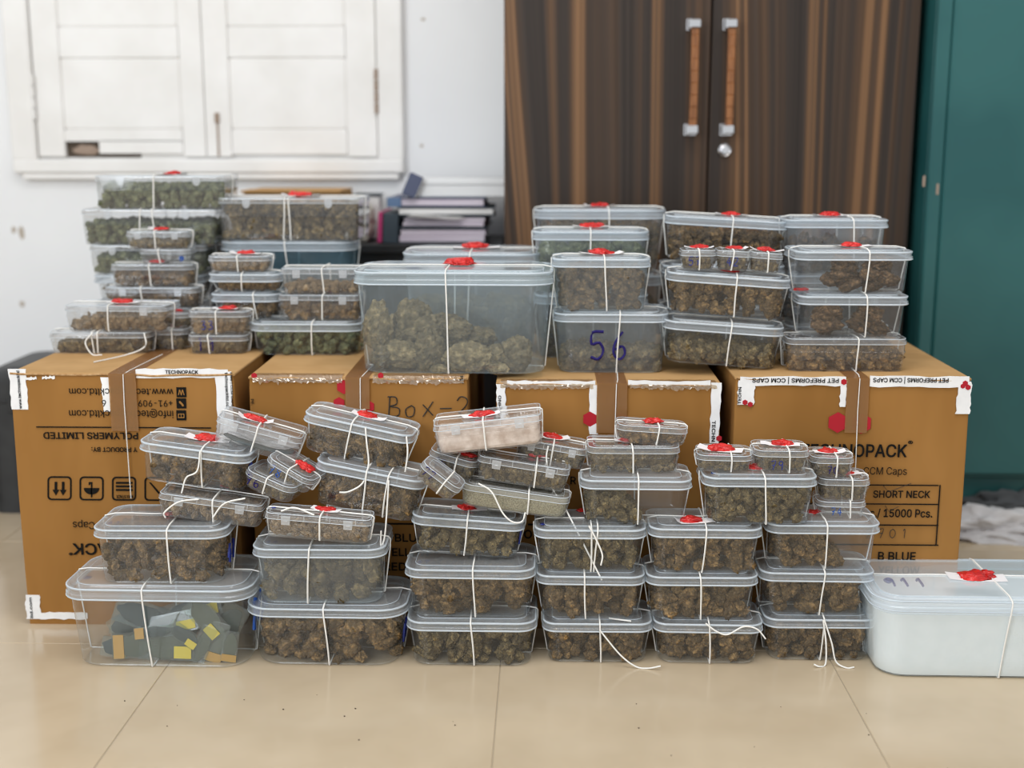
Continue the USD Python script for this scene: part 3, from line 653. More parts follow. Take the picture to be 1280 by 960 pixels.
# ------------------------------------------------------------------ the tubs: kind, x, y, z of the foot of the front, width, height, depth, yaw, roll
TUBS = {
    'F1a': ('A', -0.685, 2.075, 0.0004, 0.343, 0.1515, 0.2, -0.6, 0.0),
    'F1b': ('A', -0.675, 2.085, 0.1561, 0.241, 0.1028, 0.16, 0.8, 0.0),
    'F1c': ('B', -0.594, 2.12, 0.2624, 0.187, 0.0424, 0.115, 1.0, 7.7),
    'F1d': ('A', -0.63, 2.14, 0.3193, 0.204, 0.073, 0.13, -3.0, 6.6),
    'F1e': ('B', -0.519, 2.165, 0.3776, 0.157, 0.0495, 0.1, 3.0, 16.0),
    'F1f': ('C', -0.496, 2.13, 0.3098, 0.1, 0.0333, 0.085, -14.0, 19.3),
    'F1g': ('C', -0.464, 2.14, 0.3288, 0.097, 0.0316, 0.085, -14.0, 26.5),
    'F2a': ('A', -0.387, 2.09, 0.0004, 0.292, 0.1129, 0.18, -0.5, 0.0),
    'F2b': ('A', -0.396, 2.095, 0.1175, 0.24, 0.1052, 0.16, 0.6, 0.0),
    'F2c': ('B', -0.396, 2.09, 0.2392, 0.189, 0.0451, 0.065, -1.0, 4.0),
    'F2d': ('A', -0.323, 2.145, 0.2697, 0.201, 0.0826, 0.12, -4.0, 10.2),
    'F2e': ('A', -0.345, 2.17, 0.3614, 0.203, 0.0707, 0.118, -4.0, 11.3),
    'F3a': ('A', -0.126, 2.1, 0.0004, 0.235, 0.086, 0.16, 0.0, 0.0),
    'F3b': ('A', -0.129, 2.105, 0.0906, 0.235, 0.0925, 0.16, -0.8, 0.0),
    'F3c': ('A', -0.137, 2.135, 0.1953, 0.204, 0.0714, 0.125, 0.0, 3.7),
    'F3d': ('G', -0.052, 2.14, 0.2775, 0.195, 0.0409, 0.11, -1.0, 7.8),
    'F3e': ('B', -0.039, 2.15, 0.3244, 0.166, 0.0435, 0.1, -1.0, 8.7),
    'F3f': ('C', -0.194, 2.09, 0.3327, 0.083, 0.0327, 0.065, -8.0, 35.6),
    'F3g': ('C', -0.17, 2.165, 0.3357, 0.091, 0.04, 0.085, -6.0, 14.6),
    'F3h': ('B', -0.092, 2.14, 0.3921, 0.194, 0.0546, 0.11, 1.0, -6.3),
    'F3i': ('B', 0.012, 2.19, 0.3523, 0.128, 0.0396, 0.09, -2.0, 8.9),
    'F4a': ('A', 0.101, 2.12, 0.0004, 0.199, 0.0787, 0.13, 0.5, 0.0),
    'F4b': ('A', 0.087, 2.12, 0.0833, 0.196, 0.0845, 0.13, -0.6, 0.0),
    'F4c': ('A', 0.086, 2.12, 0.172, 0.2, 0.0818, 0.13, 0.4, 0.0),
    'F4d': ('A', 0.166, 2.13, 0.258, 0.199, 0.0834, 0.13, -0.7, 0.0),
    'F4e': ('S', 0.163, 2.16, 0.3456, 0.166, 0.0484, 0.1, 0.5, 0.0),
    'F4f': ('C', 0.195, 2.175, 0.3949, 0.128, 0.0336, 0.075, 1.0, 3.6),
    'F5a': ('A', 0.3, 2.12, 0.0004, 0.198, 0.0792, 0.13, -0.6, 0.0),
    'F5b': ('A', 0.287, 2.12, 0.0838, 0.201, 0.0843, 0.13, 0.4, 0.0),
    'F5c': ('A', 0.29, 2.12, 0.1723, 0.202, 0.0846, 0.13, -0.3, 0.0),
    'F5d': ('A', 0.384, 2.125, 0.2611, 0.202, 0.0882, 0.13, 0.3, 0.0),
    'F5e': ('C', 0.321, 2.145, 0.3535, 0.1, 0.0306, 0.09, -4.0, 0.0),
    'F5f': ('C', 0.421, 2.14, 0.3535, 0.098, 0.0412, 0.09, -2.0, 0.0),
    'F6a': ('A', 0.505, 2.14, 0.0004, 0.204, 0.0824, 0.13, 0.6, 0.0),
    'F6b': ('A', 0.495, 2.14, 0.087, 0.207, 0.0833, 0.13, -0.5, 0.0),
    'F6c': ('A', 0.502, 2.14, 0.1745, 0.204, 0.0851, 0.13, 0.3, 0.0),
    'F6d': ('C', 0.536, 2.165, 0.2638, 0.089, 0.0313, 0.085, -3.0, 0.0),
    'F6e': ('C', 0.539, 2.165, 0.2963, 0.093, 0.0402, 0.09, -3.0, 0.0),
    'F6f': ('C', 0.517, 2.17, 0.3377, 0.079, 0.0377, 0.085, -3.0, 0.0),
    'W': ('A', 0.786, 2.065, 0.0004, 0.416, 0.1471, 0.23, -0.5, 0.0),
    'U1': ('A', -0.17, 2.3, 0.4964, 0.377, 0.1931, 0.22, -0.6, 0.0),
    'U2': ('A', -0.15, 2.56, 0.4964, 0.288, 0.2037, 0.22, 0.0, 0.0),
    '56': ('A', 0.131, 2.375, 0.4864, 0.223, 0.1165, 0.16, -0.8, 0.0),
    '55': ('A', 0.111, 2.375, 0.6071, 0.189, 0.1011, 0.13, 0.0, 0.0),
    'T2b': ('A', 0.099, 2.545, 0.4864, 0.235, 0.1308, 0.16, 0.0, 0.0),
    'T2': ('A', 0.096, 2.545, 0.6214, 0.239, 0.1258, 0.16, -0.5, 0.0),
    'T3b': ('A', 0.14, 2.72, 0.4864, 0.243, 0.1531, 0.17, 0.0, 0.0),
    'T3': ('A', 0.123, 2.72, 0.6437, 0.289, 0.1373, 0.17, 0.0, 0.0),
    'S1a': ('A', 0.338, 2.35, 0.506, 0.229, 0.0811, 0.14, -5.0, 3.2),
    'S1b': ('A', 0.345, 2.355, 0.5996, 0.235, 0.0784, 0.14, -5.0, 3.4),
    'N57': ('C', 0.293, 2.36, 0.6889, 0.067, 0.0376, 0.07, 0.0, -0.1),
    'N42': ('C', 0.358, 2.36, 0.6877, 0.066, 0.0375, 0.07, 0.0, 2.5),
    'N48': ('C', 0.419, 2.36, 0.6842, 0.062, 0.0374, 0.07, 0.0, 4.1),
    'S2a': ('A', 0.362, 2.52, 0.4954, 0.241, 0.1013, 0.15, 0.0, 0.0),
    'S2b': ('A', 0.366, 2.52, 0.6009, 0.248, 0.0799, 0.15, 0.0, 0.0),
    'S2c': ('A', 0.362, 2.525, 0.6874, 0.245, 0.0875, 0.15, -4.0, 3.0),
    'R1a': ('S', 0.576, 2.345, 0.4984, 0.228, 0.063, 0.14, 0.5, 0.0),
    'R1b': ('A', 0.585, 2.345, 0.5626, 0.208, 0.0791, 0.14, -0.6, 0.0),
    'R1c': ('A', 0.584, 2.345, 0.646, 0.223, 0.0795, 0.15, 1.0, 0.0),
    'R2a': ('A', 0.597, 2.51, 0.4984, 0.208, 0.0631, 0.14, 0.0, 0.0),
    'R2b': ('A', 0.584, 2.51, 0.5657, 0.206, 0.0974, 0.14, -1.0, 0.0),
    'R2c': ('A', 0.586, 2.51, 0.6673, 0.206, 0.1069, 0.14, 0.4, 0.0),
    'V1': ('A', -0.485, 2.51, 0.4954, 0.232, 0.067, 0.15, 0.5, 0.0),
    'V2': ('B', -0.459, 2.53, 0.5666, 0.171, 0.0523, 0.1, -1.0, 0.0),
    'V3': ('B', -0.456, 2.535, 0.6201, 0.165, 0.0522, 0.1, 0.0, 0.0),
    'V6': ('A', -0.618, 2.55, 0.5638, 0.146, 0.0538, 0.11, 0.0, 0.0),
    'V6b': ('A', -0.631, 2.56, 0.5004, 0.157, 0.0592, 0.12, 0.0, 0.0),
    'V5': ('A', -0.617, 2.55, 0.6218, 0.154, 0.0371, 0.1, 0.0, 0.0),
    'V4': ('S', -0.629, 2.555, 0.6631, 0.129, 0.0322, 0.09, 0.0, 0.0),
    'V8b': ('A', -0.572, 2.72, 0.5004, 0.304, 0.0666, 0.16, 0.0, 0.0),
    'V8': ('A', -0.564, 2.72, 0.5712, 0.301, 0.1397, 0.16, 0.0, 0.0),
    'V7': ('D', -0.555, 2.72, 0.7151, 0.309, 0.0907, 0.18, -1.0, 0.0),
    'W1': ('C', -0.665, 2.5, 0.5004, 0.124, 0.0382, 0.09, 1.0, 0.0),
    'W2': ('C', -0.661, 2.505, 0.5398, 0.127, 0.0473, 0.09, 2.0, 0.0),
    'W3': ('C', -0.779, 2.55, 0.5004, 0.079, 0.0434, 0.08, 0.0, 0.0),
    'W4': ('C', -0.775, 2.56, 0.545, 0.079, 0.0309, 0.08, 0.0, 0.0),
    'X1': ('S', -0.908, 2.5, 0.5004, 0.21, 0.0438, 0.1, 1.0, 0.0),
    'X2': ('B', -0.873, 2.505, 0.5454, 0.213, 0.0532, 0.11, -2.0, 0.0),
    'X3b': ('S', -0.85, 2.64, 0.5004, 0.194, 0.0365, 0.075, 0.0, 0.0),
    'X3c': ('S', -0.846, 2.64, 0.5381, 0.19, 0.0386, 0.075, 0.0, 0.0),
    'X3': ('B', -0.839, 2.64, 0.5779, 0.205, 0.0427, 0.075, 0.0, 0.0),
    'X4': ('S', -0.838, 2.645, 0.6218, 0.18, 0.047, 0.075, 0.0, 0.0),
    'X5': ('C', -0.809, 2.65, 0.67, 0.112, 0.0308, 0.068, 0.0, 0.0),
    'X6': ('B', -0.823, 2.65, 0.7019, 0.137, 0.0369, 0.068, 0.0, 0.0),
    'X7a': ('A', -0.876, 2.72, 0.5004, 0.242, 0.078, 0.15, 0.0, 0.0),
    'X7b': ('A', -0.873, 2.72, 0.5826, 0.248, 0.0541, 0.15, 0.0, 0.0),
    'X7': ('D', -0.868, 2.72, 0.6409, 0.259, 0.0624, 0.16, 0.0, 0.0),
    'X8': ('D', -0.863, 2.72, 0.7045, 0.298, 0.0768, 0.18, -1.0, 0.0),
    'X9': ('D', -0.833, 2.72, 0.7825, 0.282, 0.0709, 0.17, 2.0, 0.0),
}

def placer(x, y, z, yaw, roll):
    def put(prim):
        xf = UsdGeom.Xformable(prim)
        xf.AddTranslateOp().Set(Gf.Vec3d(x, y, z))
        if yaw: xf.AddRotateZOp().Set(float(yaw))
        if roll: xf.AddRotateYOp().Set(float(roll))
    return put

def seal(t, name, x, y, z, s, seed, slip=True, drip=False):
    rng = np.random.default_rng(seed)
    parts = []
    for k in range(3):
        a = rng.uniform(0, 6.28); q = (0 if k == 0 else 1) * s * .5
        m = lump(3, (s * (.78 if k == 0 else .42), s * (.55 if k == 0 else .36), s * .27), .5, 1.7, seed + k, .25, 4)
        m.vertices[:, 2] = np.maximum(m.vertices[:, 2], -s * .04)
        m.vertices += V(x + q * math.cos(a) * 1.2, y + q * math.sin(a) * .7, z + s * .09); parts.append(m)
    obj('wax_seal', join(*parts), 'sealing_wax', t, smooth=True)
    if slip:
        a = rng.uniform(-.25, .25); n = 9; x = x + rng.uniform(-.15, .15) * s; y = y - s * .12; u = np.linspace(-1, 1, n); L_, B_ = s * 1.45, s * .56
        P = []
        for k in range(n):
            zz = z + .0009 + .006 * abs(u[k]) ** 3 * rng.uniform(.2, 1)
            for e in (-1, 1): P.append((x + u[k] * L_ * math.cos(a) - e * B_ * math.sin(a) + rng.uniform(-.0015, .0015), y + u[k] * L_ * math.sin(a) + e * B_ * math.cos(a), zz))
        P = np.array(P); f = []
        for k in range(n - 1): f += [(2 * k, 2 * k + 2, 2 * k + 3), (2 * k, 2 * k + 3, 2 * k + 1)]
        f = np.array(f); m = trimesh.Trimesh(np.vstack([P, P + V(0, 0, .0005)]), np.vstack([f[:, ::-1], f + len(P)]), process=False)
        obj('paper_slip', m, 'slip_paper', t, smooth=60)

def make_tub(key, spec):
    kind, x, y, z, w, h, d, yaw, roll = TUBS[key]
    label, cat = spec['label'], 'plastic tub' if kind == 'A' else 'plastic box'
    t = thing('plastic_tub' if kind == 'A' else 'plastic_box', label, cat, (0, 0, 0), 0, 0, spec.get('group'))
    # the origin of the parts: middle of the base
    f = V(0, d / 2, 0); ca, sa = math.cos(math.radians(yaw)), math.sin(math.radians(yaw))
    px, py = x - sa * d / 2, y + ca * d / 2
    put = placer(px, py, z, yaw, roll); xf = t
    xf.ClearXformOpOrder(); xf.GetPrim().RemoveProperty('xformOp:translate'); put(t.GetPrim())
    big = h > .095
    bm, lm = spec.get('mats', ('milky_plastic', 'milky_lid') if big and kind == 'A' else ('tub_plastic', 'lid_plastic') if kind == 'A' else ('crisp_plastic', 'crisp_lid'))
    if kind == 'A':
        rh = min(max(.0165, h * .14), .024); it, ib = .0055, (.0105 if w < .28 else .016); R = (.026 if w < .22 else .032 if w < .28 else .048); rs = R
        zt = h - rh * .55
        body = [ring(w - 2 * ib - .016, d - 2 * ib - .016, R - .008, .0022), ring(w - 2 * ib - .014, d - 2 * ib - .014, R - .006, 0), ring(w - 2 * ib - .005, d - 2 * ib - .005, R - .003, .0014), ring(w - 2 * ib - .001, d - 2 * ib - .001, R - .002, .0045)]
        for s in (.12, .5, 1): body.append(ring(w - 2 * (ib + (it - ib) * s), d - 2 * (ib + (it - ib) * s), R, .0045 + (zt - .0045) * s))
        body += [ring(w - 2 * it + .003, d - 2 * it + .003, R, zt + .001), ring(w - 2 * it + .003, d - 2 * it + .003, R, zt + .003)]
        obj('body', loft(body, True, False), bm, t, smooth=40)
        L_ = lambda i, zz: ring(w - 2 * i, d - 2 * i, max(R - i * .6, .006), zz)
        lid = [L_(.0042, h - rh), L_(.0008, h - rh), L_(0, h - rh + .001), L_(0, h - rh * .62), L_(.0022, h - rh * .52), L_(.0022, h - rh * .30), L_(.001, h - rh * .24), L_(.0012, h - .0022), L_(.0035, h - .0002), L_(.0065, h),
               L_(.0105, h - .0022), L_(.0165, h - .0020), L_(.0195, h + .0026), L_(.0215, h + .0036)]
        obj('lid', loft(lid, False, True), lm, t, smooth=28)
        bead = lambda i, zz, r: tube(ring(w - 2 * i, d - 2 * i, max(R - i * .6, .006), zz), r, 6, True)
        obj('lid_rim', join(bead(.0008, h - rh + .0014, .0017), bead(.0022, h - .0016, .0021), bead(.0185, h + .0018, .0007)), 'rim_plastic', t, smooth=True)
        zl = h + .0036; fy = lambda zz: -d / 2 + ib + (it - ib) * min(1, zz / zt)
        hull = [(ib + .003, .0009), (ib - .0005, .002), (-.0011, h - rh), (-.0011, h - .003), (.0022, h + .0010), (.020, h + .0046)]
    else:
        it, ib = .0022, .0042; R = min(.020 if kind in 'CSG' else .014, d * .25); rh = min(.011, h * .3); zt = h - rh * .6
        body = [ring(w - 2 * ib - .010, d - 2 * ib - .010, R * .7, .0012), ring(w - 2 * ib - .007, d - 2 * ib - .007, R * .8, 0), ring(w - 2 * ib - .001, d - 2 * ib - .001, R, .003), ring(w - 2 * it, d - 2 * it, R, h * .55),
                ring(w - 2 * it + .0022, d - 2 * it + .0022, R, h * .56), ring(w - 2 * it + .0022, d - 2 * it + .0022, R, h * .60), ring(w - 2 * it, d - 2 * it, R, h * .61), ring(w - 2 * it, d - 2 * it, R, zt)]
        obj('body', loft(body, True, False), bm, t, smooth=40)
        L_ = lambda i, zz: ring(w - 2 * i, d - 2 * i, max(R - i * .5, .004), zz)
        k2 = .011 if kind in 'CSG' else .007
        lid = [L_(.0020, h - rh), L_(.0002, h - rh), L_(0, h - rh + .0008), L_(0, h - rh * .45), L_(.0014, h - rh * .35), L_(.0016, h - .0015), L_(.0032, h), L_(k2, h + .0001)]
        if kind in 'CSG': lid += [L_(k2 + .001, h - .0015), L_(k2 + .004, h - .0015), L_(k2 + .0055, h + .0006)]
        obj('lid', loft(lid, False, True), lm, t, smooth=28)
        bead = lambda i, zz, r: tube(ring(w - 2 * i, d - 2 * i, max(R - i * .5, .004), zz), r, 6, True)
        obj('lid_rim', join(bead(.0003, h - rh + .0004, .0007), bead(.0022, h - .0008, .0009), bead(k2 + .0005, h - .0003, .0005)), 'rim_plastic', t, smooth=True)
        zl = h + .0006; fy = lambda zz: -d / 2 + ib + (it - ib) * min(1, zz / max(zt, .01))
        hull = [(ib + .002, .0008), (ib - .0008, .002), (-.0010, h - rh), (-.0010, h - .002), (.003, h + .0010), (.012, h + .0018)]
        if kind in 'BD':
            lw = min(.017, w * .11); lh = min(.016, h * .36) * (1.1 if kind == 'D' else 1)
            for s in (-1, 1):
                cx = s * w * .29; z1 = h - rh * .25; y0 = -d / 2 - .0003
                if kind == 'B': out = [(cx - lw / 2, z1), (cx - lw / 2 + .001, z1 - lh), (cx + lw / 2 - .001, z1 - lh), (cx + lw / 2, z1)]
                else: out = [(cx - lw / 2, z1)] + [(cx + lw / 2 * math.cos(a), z1 - lh * .5 + lh * .55 * math.sin(a)) for a in np.linspace(math.pi, 2 * math.pi, 9)] + [(cx + lw / 2, z1)]
                from shapely.geometry import Polygon
                g = Polygon(out); m = trimesh.creation.extrude_polygon(g, .0022, engine='earcut'); v = m.vertices
                m.vertices = np.column_stack([v[:, 0], y0 - v[:, 2], v[:, 1]])
                g2 = Polygon(g.buffer(-.0012).exterior, [g.buffer(-.0024).exterior]) if g.buffer(-.0024).area > 0 else g
                m2 = trimesh.creation.extrude_polygon(g2, .0009, engine='earcut'); v = m2.vertices
                m2.vertices = np.column_stack([v[:, 0], y0 - .0022 - v[:, 2], v[:, 1]])
                obj('latch', join(m, m2, box(cx - lw * .22, cx + lw * .22, y0 - .0036, y0 - .002, z1 - lh * .62, z1 - lh * .48, .0004)), 'latch_plastic', t, smooth=30)
            for s in (-.36, -.12, .12, .36):
                obj('lid_rib', box(s * w - .0007, s * w + .0007, -d / 2 - .0012, -d / 2 + .0006, h - rh, h - rh * .1), 'latch_plastic', t)
    rng = np.random.default_rng(abs(hash_of(key)))
    # the tied string: one loop front to back, one end to end
    if spec.get('string', True):
        r = .0016 if z < .55 and y < 2.25 else .0015
        loops = []
        for pos in spec.get('loops', (rng.uniform(-.1, .1),)):
            cx = pos * w; lean = rng.uniform(-.07, .07)
            A = [(-d / 2 + a, b) for a, b in hull]; Bk = [(-a, b) for a, b in A[::-1]]
            pts = np.array(A + Bk); P = np.array([(cx + (.0007 * math.sin(4 * b / max(h, .02) + pos * 50) + lean * (b - h) ) * (1 if a < 0 else 0), a, b) for a, b in densify(pts, .02)])
            loops.append(tube(P, r, 6, True))
        if spec.get('long', True):
            cy = rng.uniform(-.06, .06) * d
            A = [(-w / 2 + a, b) for a, b in hull]; Bk = [(-a, b) for a, b in A[::-1]]
            P = np.array([(a, cy + .002 * math.sin(a * 60), b + .0004) for a, b in densify(np.array(A + Bk), .025)]); loops.append(tube(P, r * .85, 6, True))
        for tl in spec.get('tails', ()):
            P = spline([(u * w, -d / 2 - .0035 - off, v * h) for u, v, off in tl], 6); loops.append(tube(P, r, 6))
        obj('tie_string', join(*loops), 'string_cotton', t, smooth=True)
    if spec.get('seal'):
        u, v, s = spec['seal']; seal(t, key, u * w, v * d, zl, s * 1.3, abs(hash_of(key)) % 97, spec.get('slip', True))
    for mk in spec.get('marks', ()):
        s, u, v, hh, ink = mk[:5]; where = mk[5] if len(mk) > 5 else 'front'
        rr = max(.0009, hh * .052) * (1.5 if key == 'W' else 1)
        if where == 'front': surf = lambda a, b: (a, fy(b) - .0009, b)
        elif where == 'lid': surf = lambda a, b: (a, b, zl + .0006)
        else: surf = lambda a, b: (w / 2 - (ib + (it - ib) * min(1, b / zt)) + .0009, a, b)
        if where == 'front': x0, z0 = u * w, v * h
        elif where == 'lid': x0, z0 = u * w, v * d; surf = lambda a, b: (a, b, h + .0008 if kind == 'A' else zl + .0006)
        else: x0, z0 = u * d, v * h
        obj('handwriting', scrawl(s, x0, z0, hh, rr, surf, .6, .2), ink, t)
    # what is inside
    dims = (w, d, h, ib, it, .0035, R)
    c = spec.get('fill'); put_at = placer(px, py, z, yaw, roll)
    if c and c[0] in SETS:
        k, fr, slope, bump, size = tuple(c) + (None, .8, 0, .1, 1.0)[len(c):]
        hm = max(zt * .985, .012); sd = abs(hash_of(key)) % 1000
        prof = spec.get('profile')
        def fill(u, v):
            if prof: return hm * prof(u, v)
            return min(hm, hm * (fr + slope * u) + bump * h * (meshkit.noise(V(u * 5, v * 4, sd * .37), sd) - .5))
        heap({'green': 'green_buds', 'tan': 'tan_buds', 'shred': 'shredded_plant', 'dark': 'dark_buds', 'fine': 'plant_crumbs'}.get(k, 'dried_buds'), spec['inside'], k, dims, fill, put_at, size, sd + 1)
    elif c:
        fr = c[1]; top = zt * fr; e = ib + .0012
        n = 24
        gx, gy = np.meshgrid(np.linspace(-1, 1, n * 2), np.linspace(-1, 1, n), indexing='ij')
        A = []; K = np.linspace(0, 1, 8)
        for s in K: A.append(ring(w - 2 * (e + (it - ib) * s * fr) - (.006 if s == 0 else 0), d - 2 * (e + (it - ib) * s * fr) - (.006 if s == 0 else 0), R - .002, .003 + (top - .003) * s))
        for s in (.9, .7, .45, .2): A.append(ring((w - 2 * e) * s, (d - 2 * e) * s, R * s, top))
        m = loft(A); v = m.vertices; up = v[:, 2] > top * .98
        v[up, 2] += c[2] * (meshkit.fbm(v[up] * c[3], 3, 5) - .55); v[up, 2] = np.minimum(v[up, 2], h - .006)
        m.vertices = v
        if c[0] == 'pale_resin':
            m = m.subdivide().subdivide(); v = m.vertices; m.vertices = v * np.array([1, 1, 1]) * (1 - .05 * (meshkit.fbm(v * 90, 3, 3)[:, None]))
        o = obj({'white_powder': 'white_powder', 'granules': 'plant_granules', 'pale_resin': 'pale_powder'}[c[0]], m, c[0], None, 35, spec['inside'], 'powder' if 'powder' in spec['inside'] else 'dried plant', None, 'stuff')
        put_at(o.GetPrim())
    return t

